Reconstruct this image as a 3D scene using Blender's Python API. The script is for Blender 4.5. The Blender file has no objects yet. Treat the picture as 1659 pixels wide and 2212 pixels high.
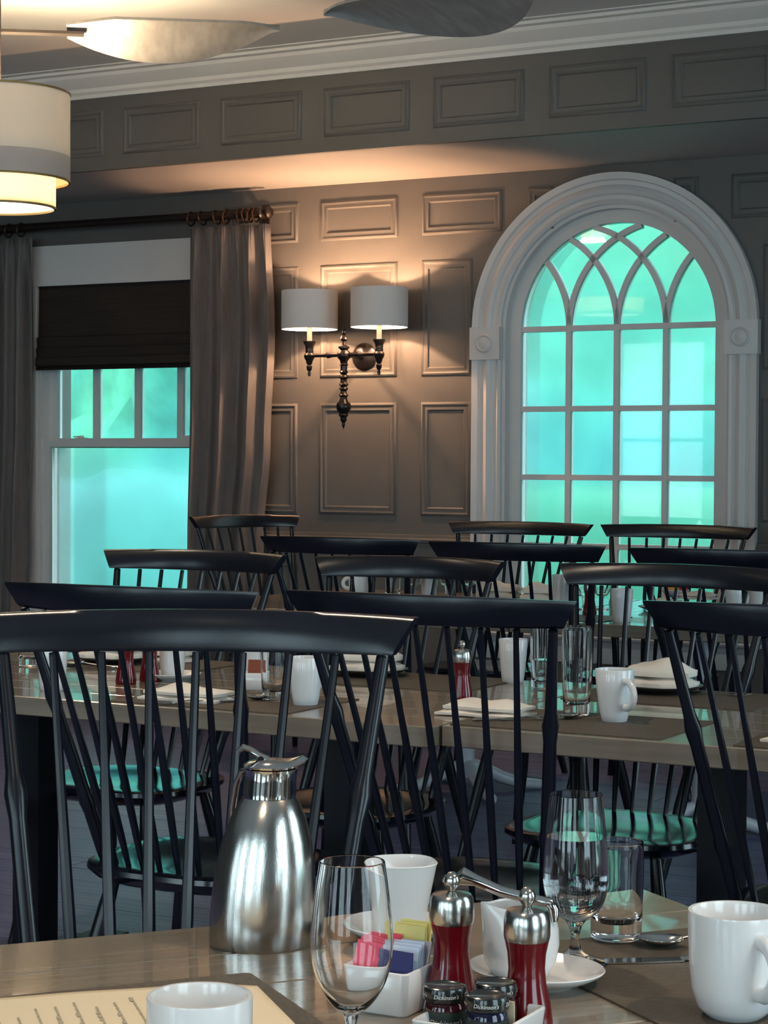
import bpy, bmesh, math, random
from mathutils import Vector, Matrix
random.seed(7)
PI = math.pi
R = math.radians
sc = bpy.context.scene
COL = sc.collection

# ---------------------------------------------------------------- camera
cam_d = bpy.data.cameras.new('camera')
cam = bpy.data.objects.new('camera', cam_d)
COL.objects.link(cam)
cam_d.sensor_fit = 'VERTICAL'
cam_d.sensor_height = 36.0
cam_d.lens = 4400 / 2212 * 36.0
cam_d.clip_start = 0.05
PITCH, ROLL = math.atan(101 / 4400), 0.006
_f = Vector((0, math.cos(PITCH), -math.sin(PITCH)))
_u0 = Vector((1, 0, 0)).cross(_f)
_r = Vector((1, 0, 0)) * math.cos(ROLL) + _u0 * math.sin(ROLL)
_u = _r.cross(_f)
cam.matrix_world = Matrix(((_r.x, _u.x, -_f.x, 0), (_r.y, _u.y, -_f.y, 0), (_r.z, _u.z, -_f.z, 1.27), (0, 0, 0, 1)))
sc.camera = cam

# ---------------------------------------------------------------- frame of the far wall
TH = R(28.8)                                    # the far wall runs obliquely to the view
WALL_O = Vector((0, 9.568, 0))
WALL_M = Matrix.Translation(WALL_O) @ Matrix.Rotation(-TH, 4, 'Z')
def W(u, w, z):                                 # u along the far wall, w out into the room
    return WALL_M @ Vector((u, -w, z))
UL, UR, WR, ZC = -4.2, 6.4, 11.4, 3.04          # left wall, right wall, rear wall, ceiling

# ---------------------------------------------------------------- sky, windows as light portals, exposure
world = bpy.data.worlds.new('sky')
sc.world = world
world.use_nodes = True
wn = world.node_tree.nodes
bg = wn['Background']
bg.inputs['Color'].default_value = (0.72, 0.88, 1.0, 1)
bg.inputs['Strength'].default_value = 4.6
def portal(u, w, z, sx, sz, yaw):
    d = bpy.data.lights.new('window_portal', 'AREA')
    d.shape = 'RECTANGLE'; d.size = sx; d.size_y = sz
    d.cycles.is_portal = True
    o = bpy.data.objects.new('window_portal', d)
    COL.objects.link(o)
    o.matrix_world = WALL_M @ Matrix.Translation((u, -w, z)) @ Matrix.Rotation(yaw, 4, 'Z') @ Matrix.Rotation(R(-90), 4, 'X')
    o['kind'] = 'helper'
portal(-1.475, -0.32, 1.40, 1.05, 1.6, 0)           # double-hung window
portal(1.145, -0.32, 1.44, 0.96, 1.84, 0)           # arched window
REAR_WINDOWS = [(-3.1, 1.0), (-0.6, 1.3), (1.5, 1.3), (3.6, 1.3), (5.4, 1.1)]
for _uc, _wd in REAR_WINDOWS:
    portal(_uc, WR + 0.3, 1.55, _wd, 2.1, PI)
RIGHT_WINDOWS = [(2.6, 1.4), (5.2, 1.4), (7.8, 1.4)]
for _wc, _wd in RIGHT_WINDOWS:
    portal(UR + 0.3, _wc, 1.55, _wd, 2.1, -PI / 2)

sc.view_settings.view_transform = 'Standard'
sc.view_settings.look = 'None'
sc.view_settings.gamma = 1.0
sc.view_settings.use_curve_mapping = False
sc.view_settings.exposure = 0.55
sc.cycles.use_denoising = True
sc.cycles.max_bounces = 10
sc.cycles.transparent_max_bounces = 16
sc.cycles.sample_clamp_indirect = 6.0
sc.cycles.caustics_refractive = False
sc.cycles.caustics_reflective = False

# ---------------------------------------------------------------- materials
MATS = {}
def mat(name, col, rough=0.5, metal=0.0, spec=0.5, trans=0.0, ior=1.45, emit=None, estr=0.0,
        noise=None, bump=None, coat=0.0, aniso=0.0, transl=0.0):
    """noise=(scale vector, amount, detail); bump=(scale vector, strength)"""
    if name in MATS: return MATS[name]
    m = bpy.data.materials.new(name); m.use_nodes = True
    nt = m.node_tree; p = nt.nodes['Principled BSDF']
    p.inputs['Base Color'].default_value = (*col, 1)
    p.inputs['Roughness'].default_value = rough
    p.inputs['Metallic'].default_value = metal
    p.inputs['Specular IOR Level'].default_value = spec
    p.inputs['IOR'].default_value = ior
    p.inputs['Transmission Weight'].default_value = trans
    p.inputs['Coat Weight'].default_value = coat
    p.inputs['Anisotropic'].default_value = aniso
    if emit:
        p.inputs['Emission Color'].default_value = (*emit, 1)
        p.inputs['Emission Strength'].default_value = estr
    if noise or bump:
        tc = nt.nodes.new('ShaderNodeTexCoord')
    def tex(scale, detail):
        mp = nt.nodes.new('ShaderNodeMapping'); mp.inputs['Scale'].default_value = scale
        nt.links.new(tc.outputs['Object'], mp.inputs['Vector'])
        n = nt.nodes.new('ShaderNodeTexNoise'); n.inputs['Scale'].default_value = 1.0
        n.inputs['Detail'].default_value = detail
        nt.links.new(mp.outputs['Vector'], n.inputs['Vector'])
        return n
    if noise:
        n = tex(noise[0], noise[2] if len(noise) > 2 else 4)
        r = nt.nodes.new('ShaderNodeValToRGB')
        a = noise[1]
        r.color_ramp.elements[0].position = 0.3; r.color_ramp.elements[1].position = 0.7
        r.color_ramp.elements[0].color = (*[c * (1 - a) for c in col], 1)
        r.color_ramp.elements[1].color = (*[min(1, c * (1 + a)) for c in col], 1)
        nt.links.new(n.outputs['Fac'], r.inputs['Fac'])
        nt.links.new(r.outputs['Color'], p.inputs['Base Color'])
    if bump:
        n = tex(bump[0], 3)
        b = nt.nodes.new('ShaderNodeBump'); b.inputs['Strength'].default_value = bump[1]
        b.inputs['Distance'].default_value = 0.002
        nt.links.new(n.outputs['Fac'], b.inputs['Height'])
        nt.links.new(b.outputs['Normal'], p.inputs['Normal'])
    if transl:
        out = nt.nodes['Material Output']
        t = nt.nodes.new('ShaderNodeBsdfTranslucent'); t.inputs['Color'].default_value = (*col, 1)
        mx = nt.nodes.new('ShaderNodeMixShader'); mx.inputs[0].default_value = transl
        nt.links.new(p.outputs[0], mx.inputs[1]); nt.links.new(t.outputs[0], mx.inputs[2])
        nt.links.new(mx.outputs[0], out.inputs['Surface'])
    MATS[name] = m
    return m

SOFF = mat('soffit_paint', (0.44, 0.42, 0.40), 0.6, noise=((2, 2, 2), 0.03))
WALLP = mat('wall_paint', (0.118, 0.112, 0.104), 0.55, noise=((3, 3, 3), 0.04), bump=((180, 180, 180), 0.08))
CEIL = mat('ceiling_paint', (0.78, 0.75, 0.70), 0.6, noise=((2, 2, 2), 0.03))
TRIMW = mat('white_trim', (0.66, 0.65, 0.64), 0.4, noise=((5, 5, 5), 0.03))
BLACK = mat('black_chair_paint', (0.0055, 0.0065, 0.0115), 0.25, spec=0.5, noise=((14, 14, 14), 0.25), bump=((60, 60, 60), 0.05))
SEATP = mat('polished_black_paint', (0.0055, 0.0065, 0.0115), 0.14, spec=0.5, bump=((40, 40, 40), 0.03))
TABLEW = mat('weathered_oak', (0.212, 0.172, 0.130), 0.20, spec=0.5, noise=((2.5, 70, 40), 0.20, 6), bump=((6, 160, 60), 0.04), coat=0.5)
PEDB = mat('black_metal', (0.005, 0.005, 0.008), 0.45, spec=0.3)
PEDW = mat('pale_enamel', (0.60, 0.61, 0.66), 0.35, noise=((9, 9, 9), 0.04))
FLOORM = mat('dark_wood_floor', (0.105, 0.108, 0.215), 0.42, spec=0.4, noise=((1.5, 40, 1), 0.35, 5), bump=((3, 90, 1), 0.12))
CURT = mat('taupe_curtain', (0.150, 0.138, 0.133), 0.8, noise=((60, 60, 8), 0.10), bump=((300, 300, 300), 0.15))
SHADEB = mat('woven_dark_shade', (0.018, 0.0115, 0.008), 0.7, noise=((3, 3, 120), 0.35), bump=((8, 8, 300), 0.4))
RODM = mat('dark_walnut', (0.013, 0.008, 0.006), 0.4, noise=((40, 6, 6), 0.3))
RINGM = mat('bronze_ring', (0.06, 0.035, 0.025), 0.35, metal=0.6)
BRONZE = mat('oil_rubbed_bronze', (0.022, 0.019, 0.020), 0.22, metal=0.5, spec=0.7)
LINEN = mat('white_linen_shade', (0.70, 0.69, 0.68), 0.7, bump=((200, 200, 200), 0.1))
CREAMS = mat('cream_shade', (0.66, 0.60, 0.52), 0.8, transl=0.10)
BANDS = mat('mauve_band', (0.42, 0.37, 0.34), 0.8, transl=0.06)
INNERS = mat('inner_cream_shade', (0.88, 0.80, 0.62), 0.8, transl=0.5)
GOLDR = mat('shade_rim', (0.22, 0.15, 0.06), 0.4, metal=0.4)
BULB = mat('lit_bulb', (1, 0.9, 0.7), 0.5, emit=(1.0, 0.78, 0.5), estr=10)
DIFFU = mat('lit_diffuser', (1, 0.95, 0.85), 0.5, emit=(1.0, 0.85, 0.6), estr=3.0)
CANDLE = mat('candle_sleeve', (0.85, 0.75, 0.6), 0.6)
PORC = mat('white_porcelain', (0.74, 0.74, 0.75), 0.14, spec=0.5, coat=0.3)
LINENN = mat('white_napkin', (0.80, 0.73, 0.65), 0.85, noise=((20, 20, 20), 0.04), bump=((400, 400, 400), 0.2))
REDM = mat('red_mill_lacquer', (0.12, 0.003, 0.007), 0.16, coat=0.4)
STEEL = mat('brushed_steel', (0.50, 0.48, 0.45), 0.20, metal=1.0, bump=((900, 900, 6), 0.05))
CHROME = mat('polished_steel', (0.62, 0.61, 0.59), 0.09, metal=1.0)
GLASS = mat('clear_glass', (1, 1, 1), 0.0, trans=1.0, ior=1.30)
WATER = mat('water', (0.97, 0.99, 1.0), 0.0, trans=1.0, ior=1.33)
FROST = mat('misted_glass', (1, 1, 1), 0.12, trans=1.0, ior=1.45)
MATM = mat('brown_woven_mat', (0.085, 0.065, 0.048), 0.6, noise=((500, 60, 10), 0.35), bump=((500, 500, 10), 0.5))
DARKP = mat('dark_stoneware', (0.03, 0.027, 0.025), 0.35)
PAPER = mat('cream_paper', (0.80, 0.66, 0.46), 0.8, noise=((6, 6, 6), 0.04))
INK = mat('grey_ink', (0.42, 0.36, 0.27), 0.9)
PINK = mat('pink_packet', (0.75, 0.09, 0.15), 0.55, noise=((60, 60, 60), 0.12))
YELL = mat('yellow_packet', (0.78, 0.70, 0.25), 0.55, noise=((60, 60, 60), 0.05))
PALEB = mat('pale_blue_packet', (0.60, 0.66, 0.78), 0.55, noise=((60, 60, 60), 0.06))
NAVY = mat('navy_packet', (0.02, 0.02, 0.13), 0.5)
WHITEP = mat('white_packet', (0.72, 0.73, 0.76), 0.55)
JARL = mat('black_jar_lid', (0.014, 0.015, 0.015), 0.2, coat=0.4)
JARG = mat('dark_jam', (0.035, 0.006, 0.010), 0.1, coat=0.5)
JARB = mat('dark_blue_jam', (0.010, 0.010, 0.03), 0.1, coat=0.5)
LABELM = mat('jar_label', (0.02, 0.035, 0.03), 0.5)
PRINT = mat('white_print', (0.72, 0.73, 0.70), 0.6)
TAGM = mat('cream_tag', (0.62, 0.50, 0.33), 0.6)
BROWNP = mat('brown_packet', (0.23, 0.05, 0.02), 0.6)
ORANGE = mat('orange_fruit', (0.75, 0.35, 0.06), 0.5, noise=((30, 30, 30), 0.1))
REDF = mat('red_fruit', (0.55, 0.02, 0.015), 0.4)
FANB = mat('pale_woven_blade', (0.34, 0.31, 0.28), 0.7, noise=((30, 4, 30), 0.15))
FANM = mat('fan_bronze', (0.05, 0.04, 0.035), 0.35, metal=0.5)
LAWN = mat('hazy_lawn', (0.025, 0.20, 0.11), 0.9, noise=((0.5, 0.5, 1), 0.15))
LEAF_B = mat('cyan_foliage', (0.040, 0.205, 0.180), 0.8, noise=((1.6, 1.6, 1.6), 0.28, 4))
LEAF_C = mat('green_foliage', (0.028, 0.180, 0.112), 0.8, noise=((0.7, 0.7, 0.7), 0.12, 3))
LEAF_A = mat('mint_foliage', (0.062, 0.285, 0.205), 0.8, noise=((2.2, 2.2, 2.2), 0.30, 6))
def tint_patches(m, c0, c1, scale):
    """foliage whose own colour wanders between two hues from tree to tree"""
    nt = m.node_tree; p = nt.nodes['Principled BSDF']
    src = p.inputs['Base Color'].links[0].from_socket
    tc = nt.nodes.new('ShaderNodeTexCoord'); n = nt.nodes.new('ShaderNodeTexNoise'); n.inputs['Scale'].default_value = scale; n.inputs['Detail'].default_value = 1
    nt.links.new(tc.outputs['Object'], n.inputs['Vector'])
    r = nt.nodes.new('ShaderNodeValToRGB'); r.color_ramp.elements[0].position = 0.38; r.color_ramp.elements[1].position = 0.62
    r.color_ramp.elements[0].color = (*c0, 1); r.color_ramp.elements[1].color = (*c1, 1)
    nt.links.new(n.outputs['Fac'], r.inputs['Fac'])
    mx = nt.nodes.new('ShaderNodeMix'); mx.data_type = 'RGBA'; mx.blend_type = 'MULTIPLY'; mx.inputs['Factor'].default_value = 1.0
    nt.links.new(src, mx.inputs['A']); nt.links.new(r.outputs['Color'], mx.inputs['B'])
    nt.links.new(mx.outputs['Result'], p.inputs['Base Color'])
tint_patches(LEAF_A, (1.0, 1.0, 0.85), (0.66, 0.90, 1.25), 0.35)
BARK = mat('bark', (0.08, 0.07, 0.06), 0.9)

def pane_mat():
    m = bpy.data.materials.new('window_glass'); m.use_nodes = True
    nt = m.node_tree; nt.nodes.clear()
    out = nt.nodes.new('ShaderNodeOutputMaterial')
    tr = nt.nodes.new('ShaderNodeBsdfTransparent'); tr.inputs[0].default_value = (0.95, 1.0, 0.99, 1)
    gl = nt.nodes.new('ShaderNodeBsdfGlossy'); gl.inputs['Roughness'].default_value = 0.01
    fr = nt.nodes.new('ShaderNodeFresnel'); fr.inputs['IOR'].default_value = 1.45
    mx = nt.nodes.new('ShaderNodeMixShader')
    nt.links.new(fr.outputs[0], mx.inputs[0]); nt.links.new(tr.outputs[0], mx.inputs[1])
    nt.links.new(gl.outputs[0], mx.inputs[2]); nt.links.new(mx.outputs[0], out.inputs['Surface'])
    return m
PANE = pane_mat()
def mist_mat():
    m = bpy.data.materials.new('misted_window_glass'); m.use_nodes = True
    nt = m.node_tree; nt.nodes.clear()
    out = nt.nodes.new('ShaderNodeOutputMaterial')
    tr = nt.nodes.new('ShaderNodeBsdfTransparent'); tr.inputs[0].default_value = (0.95, 1.0, 0.99, 1)
    rf = nt.nodes.new('ShaderNodeBsdfRefraction'); rf.inputs['Roughness'].default_value = 0.13; rf.inputs['IOR'].default_value = 1.45
    rf.inputs['Color'].default_value = (0.97, 1.0, 0.99, 1)
    gl = nt.nodes.new('ShaderNodeBsdfGlossy'); gl.inputs['Roughness'].default_value = 0.02
    fr = nt.nodes.new('ShaderNodeFresnel'); fr.inputs['IOR'].default_value = 1.45
    m1 = nt.nodes.new('ShaderNodeMixShader'); m1.inputs[0].default_value = 0.62
    mx = nt.nodes.new('ShaderNodeMixShader')
    nt.links.new(tr.outputs[0], m1.inputs[1]); nt.links.new(rf.outputs[0], m1.inputs[2])
    nt.links.new(fr.outputs[0], mx.inputs[0]); nt.links.new(m1.outputs[0], mx.inputs[1])
    nt.links.new(gl.outputs[0], mx.inputs[2]); nt.links.new(mx.outputs[0], out.inputs['Surface'])
    return m
MIST = mist_mat()

# ---------------------------------------------------------------- mesh helpers
def box(bm, x0, x1, y0, y1, z0, z1, M=None):
    vs = [bm.verts.new(Vector(c) if M is None else M @ Vector(c)) for c in
          ((x0, y0, z0), (x1, y0, z0), (x1, y1, z0), (x0, y1, z0), (x0, y0, z1), (x1, y0, z1), (x1, y1, z1), (x0, y1, z1))]
    for f in ((3, 2, 1, 0), (4, 5, 6, 7), (0, 1, 5, 4), (1, 2, 6, 5), (2, 3, 7, 6), (3, 0, 4, 7)):
        bm.faces.new([vs[i] for i in f])
def lathe(bm, prof, seg=32, M=None, sx=1.0, sy=1.0, shear=0.0):
    rings = []
    for r, z in prof:
        if r < 1e-6:
            p = Vector((shear * z, 0, z)); rings.append([bm.verts.new(p if M is None else M @ p)])
        else:
            rg = []
            for k in range(seg):
                a = 2 * PI * k / seg
                p = Vector((r * sx * math.cos(a) + shear * z, r * sy * math.sin(a), z))
                rg.append(bm.verts.new(p if M is None else M @ p))
            rings.append(rg)
    for a, b in zip(rings, rings[1:]):
        if len(a) == 1 and len(b) == 1: continue
        for k in range(seg):
            k2 = (k + 1) % seg
            if len(a) == 1: bm.faces.new((a[0], b[k2], b[k]))
            elif len(b) == 1: bm.faces.new((a[k], a[k2], b[0]))
            else: bm.faces.new((a[k], a[k2], b[k2], b[k]))
def tube(bm, pts, rad, seg=10, flat=1.0, cap=True):
    pts = [Vector(p) for p in pts]
    n = len(pts); rad = rad if isinstance(rad, (list, tuple)) else [rad] * n
    t0 = (pts[1] - pts[0]).normalized()
    up = Vector((0, 0, 1)) if abs(t0.z) < 0.9 else Vector((0, 1, 0))
    nrm = (up - t0 * up.dot(t0)).normalized()
    rings = []
    for i in range(n):
        t = (pts[min(i + 1, n - 1)] - pts[max(i - 1, 0)]).normalized()
        nrm = (nrm - t * nrm.dot(t)).normalized(); bn = t.cross(nrm)
        rings.append([bm.verts.new(pts[i] + (nrm * math.cos(2 * PI * k / seg) * flat + bn * math.sin(2 * PI * k / seg)) * rad[i]) for k in range(seg)])
    for a, b in zip(rings, rings[1:]):
        for k in range(seg):
            bm.faces.new((a[k], b[k], b[(k + 1) % seg], a[(k + 1) % seg]))
    if cap:
        bm.faces.new(rings[0]); bm.faces.new(list(reversed(rings[-1])))
def grid(bm, nu, nv, fn):
    vs = [[bm.verts.new(fn(i / nu, j / nv)) for j in range(nv + 1)] for i in range(nu + 1)]
    for i in range(nu):
        for j in range(nv):
            bm.faces.new((vs[i][j], vs[i + 1][j], vs[i + 1][j + 1], vs[i][j + 1]))
    return vs
def loops(bm, rings, closed=False, cap=True):
    """skin consecutive rings (lists of points)"""
    R_ = [[bm.verts.new(Vector(p)) for p in r] for r in rings]
    n = len(R_[0]); m = len(R_)
    for i in range(m if closed else m - 1):
        a, b = R_[i], R_[(i + 1) % m]
        for k in range(n):
            bm.faces.new((a[k], a[(k + 1) % n], b[(k + 1) % n], b[k]))
    if cap and not closed:
        bm.faces.new(list(reversed(R_[0]))); bm.faces.new(R_[-1])
def rrect(x0, x1, y0, y1, r, z, n=4):
    out = []
    for cx, cy, a0 in ((x1 - r, y1 - r, 0), (x0 + r, y1 - r, 90), (x0 + r, y0 + r, 180), (x1 - r, y0 + r, 270)):
        for k in range(n + 1):
            a = R(a0 + 90 * k / n); out.append(Vector((cx + r * math.cos(a), cy + r * math.sin(a), z)))
    return out
def fin(name, bm, smooth=True, angle=40):
    bmesh.ops.recalc_face_normals(bm, faces=bm.faces)
    me = bpy.data.meshes.new(name); bm.to_mesh(me); bm.free()
    if smooth:
        me.shade_smooth()
        me.set_sharp_from_angle(angle=R(angle))
    return me
def mesh(name, build, m, smooth=True, angle=40):
    bm = bmesh.new(); build(bm)
    me = fin(name, bm, smooth, angle); me.materials.append(m)
    return me
def link(name, me, parent=None, M=None, label=None):
    o = bpy.data.objects.new(name, me); COL.objects.link(o)
    if parent is not None: o.parent = parent
    if M is not None: o.matrix_local = M
    if label: o['label'] = label
    return o
def part(name, build, m, parent, M=None, smooth=True, angle=40, label=None):
    return link(name, mesh(name, build, m, smooth, angle), parent, M, label)
def tag(o, label, cat, group=None):
    o['label'] = label; o['category'] = cat
    if group: o['group'] = group
    return o
def thing(name, label, cat, loc, rz=0.0, group=None, scale=None):
    o = bpy.data.objects.new(name, None); COL.objects.link(o)
    o.empty_display_size = 0.05
    o.location = loc; o.rotation_euler = (0, 0, rz)
    if scale: o.scale = scale
    return tag(o, label, cat, group)
def struct(o):
    o['kind'] = 'structure'; return o
CACHE = {}
def shared(key, build, m, smooth=True, angle=40):
    if key not in CACHE: CACHE[key] = mesh(key, build, m, smooth, angle)
    return CACHE[key]

# ================================================================ ROOM SHELL
WIN1 = (-1.98, -0.97, 0.62, 2.16)        # glass limits of the double-hung window
ARC_U, ARC_Z, ARC_R = 1.1445, 1.89, 0.463  # arched window: axis, spring line, glass radius
ARC_B = 0.53
TW = 0.28                                 # wall thickness
def build_far_wall(bm):
    y0, y1 = 0.0, TW
    a0, a1, b0, b1 = -2.05, -0.90, 0.54, 2.20
    box(bm, UL, a0, y0, y1, 0, ZC); box(bm, a0, a1, y0, y1, 0, b0); box(bm, a0, a1, y0, y1, b1, ZC)
    r = 0.537; c0, c1 = ARC_U - r, ARC_U + r
    box(bm, a1, c0, y0, y1, 0, ZC); box(bm, c1, UR, y0, y1, 0, ZC); box(bm, c0, c1, y0, y1, 0, 0.50)
    n = 40
    for k in range(n):
        p = [(ARC_U - r * math.cos(PI * j / n), ARC_Z + r * math.sin(PI * j / n)) for j in (k, k + 1)]
        vs = [bm.verts.new((p[i][0], y, z)) for y in (y0, y1) for i, z in ((0, p[0][1]), (1, p[1][1]), (1, ZC), (0, ZC))]
        for f in ((0, 1, 2, 3), (7, 6, 5, 4), (0, 4, 5, 1), (3, 2, 6, 7)):
            bm.faces.new([vs[i] for i in f])
wall_far = struct(part('wall_far', build_far_wall, WALLP, None, WALL_M, smooth=False))

def wall_box(name, u0, u1, w0, w1, holes, axis):
    """a plain wall with rectangular openings (lo, hi, z0, z1) along axis 'u' or 'w'"""
    def b(bm):
        lo, hi = (u0, u1) if axis == 'u' else (w0, w1)
        cur = lo
        def seg(a, c, z0, z1):
            if axis == 'u': box(bm, a, c, -w1, -w0, z0, z1)
            else: box(bm, u0, u1, -c, -a, z0, z1)
        for a, c, z0, z1 in sorted(holes):
            seg(cur, a, 0, ZC); seg(a, c, 0, z0); seg(a, c, z1, ZC); cur = c
        seg(cur, hi, 0, ZC)
    return struct(part(name, b, WALLP, None, WALL_M, smooth=False))
wall_rear = wall_box('wall_rear', UL, UR, WR, WR + TW, [(u - w / 2, u + w / 2, 0.5, 2.6) for u, w in REAR_WINDOWS], 'u')
wall_right = wall_box('wall_right', UR, UR + TW, -TW, WR + TW, [(c - w / 2, c + w / 2, 0.5, 2.6) for c, w in RIGHT_WINDOWS], 'w')
wall_left = wall_box('wall_left', UL - TW, UL, -TW, WR + TW, [], 'w')

ceiling = struct(part('ceiling', lambda bm: box(bm, UL - TW, UR + TW, -WR - TW, TW, ZC, ZC + 0.15), CEIL, None, WALL_M, smooth=False))
HW = 0.89                                  # depth of the lowered bay along the far wall
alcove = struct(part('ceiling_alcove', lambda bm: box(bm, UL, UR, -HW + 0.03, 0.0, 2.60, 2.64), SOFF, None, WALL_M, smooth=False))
header = struct(part('wall_upper', lambda bm: box(bm, UL, UR, -HW, -HW + 0.03, 2.60, ZC), WALLP, None, WALL_M, smooth=False))

floor = struct(part('floor', lambda bm: box(bm, UL - TW, UR + TW, -WR - TW, TW, -0.12, -0.012), PEDB, None, WALL_M, smooth=False))
def plank_b(bm):
    box(bm, 0, 1, -0.0695, 0.0695, -0.012, 0.0)
PLANK = mesh('plank', plank_b, FLOORM, smooth=False)
k = 0
wv = 0.07
while wv < WR:
    cuts = sorted([UL, UR] + [random.uniform(UL + 1, UR - 1) for _ in range(1 if k % 2 else 2)])
    for a, c in zip(cuts, cuts[1:]):
        link('plank', PLANK, floor, Matrix.Translation((a + 0.0015, -wv, random.uniform(-0.0006, 0.0004))) @ Matrix.Diagonal((c - a - 0.003, 1, 1, 1)))
    wv += 0.142; k += 1

# panel mouldings on the wall
def panel_mesh(w, h):
    key = ('panel', round(w, 3), round(h, 3))
    if key in CACHE: return CACHE[key]
    prof = [(0.0, 0.0), (0.004, 0.006), (0.012, 0.009), (0.018, 0.005), (0.024, 0.004), (0.030, 0.007), (0.036, 0.007), (0.042, 0.0)]
    def b(bm):
        rings = []
        for sx, sz in ((-1, -1), (1, -1), (1, 1), (-1, 1)):
            rings.append([Vector((sx * (w / 2 - d), -p, sz * (h / 2 - d))) for d, p in prof])
        loops(bm, rings, closed=True)
    CACHE[key] = mesh('panel_moulding', b, WALLP)
    return CACHE[key]
def panel(parent, u0, u1, z0, z1, y=0.0):
    link('panel_moulding', panel_mesh(u1 - u0, z1 - z0), parent, Matrix.Translation(((u0 + u1) / 2, y, (z0 + z1) / 2)))
for u0, u1 in ((-3.63, -3.21), (-3.09, -2.67), (-0.90, -0.477), (-0.354, 0.066), (0.193, 0.604), (1.69, 2.105), (2.23, 2.645), (2.77, 3.19)):
    panel(wall_far, u0, u1, 2.335, 2.525)
    if u0 != 0.193 and u0 != 1.69:
        panel(wall_far, u0, u1, 1.685, 2.22); panel(wall_far, u0, u1, 1.035, 1.564)
    elif u0 == 0.193:
        panel(wall_far, u0, 0.455, 1.685, 2.22); panel(wall_far, u0, 0.455, 1.035, 1.564)
    else:
        panel(wall_far, 1.835, u1, 1.685, 2.22); panel(wall_far, 1.835, u1, 1.035, 1.564)
    if not (0.1 < u0 < 1.8): panel(wall_far, u0, u1, 0.22, 0.82)
panel(wall_far, 0.731, 0.86, 2.335, 2.525)
panel(wall_far, 1.43, 1.544, 2.335, 2.525)
for k in range(-5, 9):
    u0 = 0.187 + 0.5235 * k
    if u0 > UL + 0.05 and u0 + 0.42 < UR:
        panel(header, u0, u0 + 0.414, 2.662, 2.870, -HW)

def sweep_u(bm, prof, u0, u1):
    """profile of (w, z) pulled along the wall"""
    loops(bm, [[Vector((u, -w, z)) for w, z in prof] for u in (u0, u1)])
CROWN = [(HW, 2.925), (HW + 0.012, 2.925), (HW + 0.016, 2.94), (HW + 0.028, 2.95), (HW + 0.032, 2.966), (HW + 0.06, 2.982), (HW + 0.085, 3.004),
         (HW + 0.092, 3.018), (HW + 0.115, 3.022), (HW + 0.118, 3.034), (HW + 0.15, 3.036), (HW + 0.15, ZC), (HW, ZC)]
crown = struct(part('trim_1', lambda bm: sweep_u(bm, CROWN, UL, UR), CEIL, None, WALL_M, angle=20))
BASEB = [(0, 0), (0.02, 0), (0.02, 0.10), (0.014, 0.115), (0.012, 0.13), (0.006, 0.14), (0, 0.14)]
base = struct(part('baseboard_far', lambda bm: sweep_u(bm, BASEB, UL, UR), TRIMW, None, WALL_M, angle=20))
RAIL = [(0, 0.895), (0.012, 0.895), (0.016, 0.905), (0.026, 0.912), (0.028, 0.925), (0.016, 0.932), (0.014, 0.945), (0, 0.948)]
for n_, (a, c) in enumerate(((UL, -2.16), (-0.80, 0.47), (1.82, UR))):
    struct(part('trim_%d' % (n_ + 2), lambda bm: sweep_u(bm, RAIL, a, c), WALLP, None, WALL_M, angle=20))

# ---------------------------------------------------------------- double-hung window
w1 = bpy.data.objects.new('window_1', None); COL.objects.link(w1); w1.matrix_world = WALL_M; struct(w1)
g0, g1 = WIN1[0], WIN1[1]
def casing_b(bm):
    for a, c in ((-2.15, -2.045), (-0.905, -0.80)):
        box(bm, a, c, -0.022, 0.0, 0.54, 2.18)
        box(bm, a + (0 if a < -2 else 0.075), a + (0.03 if a < -2 else 0.105), -0.03, -0.022, 0.54, 2.18)
part('casing', casing_b, TRIMW, w1, smooth=False)
part('head_board', lambda bm: box(bm, -2.15, -0.80, -0.028, 0.0, 2.18, 2.385), TRIMW, w1, smooth=False)
part('sill', lambda bm: (box(bm, -2.2, -0.75, -0.07, 0.10, 0.51, 0.54), box(bm, -2.13, -0.82, -0.02, 0, 0.41, 0.51)), TRIMW, w1, smooth=False)
part('jamb', lambda bm: (box(bm, -2.05, -2.03, 0.0, 0.14, 0.54, 2.2), box(bm, -0.92, -0.90, 0.0, 0.14, 0.54, 2.2),
                         box(bm, -2.05, -0.90, 0.0, 0.14, 2.18, 2.2)), TRIMW, w1, smooth=False)
us = part('upper_sash', lambda bm: (box(bm, -2.03, g0, 0.075, 0.115, 1.35, 2.18), box(bm, g1, -0.92, 0.075, 0.115, 1.35, 2.18),
                                    box(bm, g0, g1, 0.075, 0.115, 1.35, 1.40), box(bm, g0, g1, 0.075, 0.115, 2.13, 2.18)), TRIMW, w1, smooth=False)
pw = (g1 - g0 - 3 * 0.036) / 4
for k in range(3):
    a = g0 + (k + 1) * pw + k * 0.036
    part('muntin', lambda bm: box(bm, a, a + 0.036, 0.078, 0.112, 1.40, 2.13), TRIMW, us, smooth=False)
part('muntin', lambda bm: box(bm, g0, g1, 0.0775, 0.1125, 1.755, 1.785), TRIMW, us, smooth=False)
for k in range(4):
    a = g0 + k * (pw + 0.036)
    part('pane', lambda bm: box(bm, a, a + pw, 0.093, 0.097, 1.40, 2.13), PANE, us, smooth=False)
ls = part('lower_sash', lambda bm: (box(bm, -2.03, g0 - 0.005, 0.02, 0.06, 0.54, 1.395), box(bm, g1 + 0.005, -0.92, 0.02, 0.06, 0.54, 1.395),
                                    box(bm, g0 - 0.005, g1 + 0.005, 0.02, 0.06, 0.54, 0.61), box(bm, g0 - 0.005, g1 + 0.005, 0.02, 0.06, 1.355, 1.395)), TRIMW, w1, smooth=False)
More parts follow.
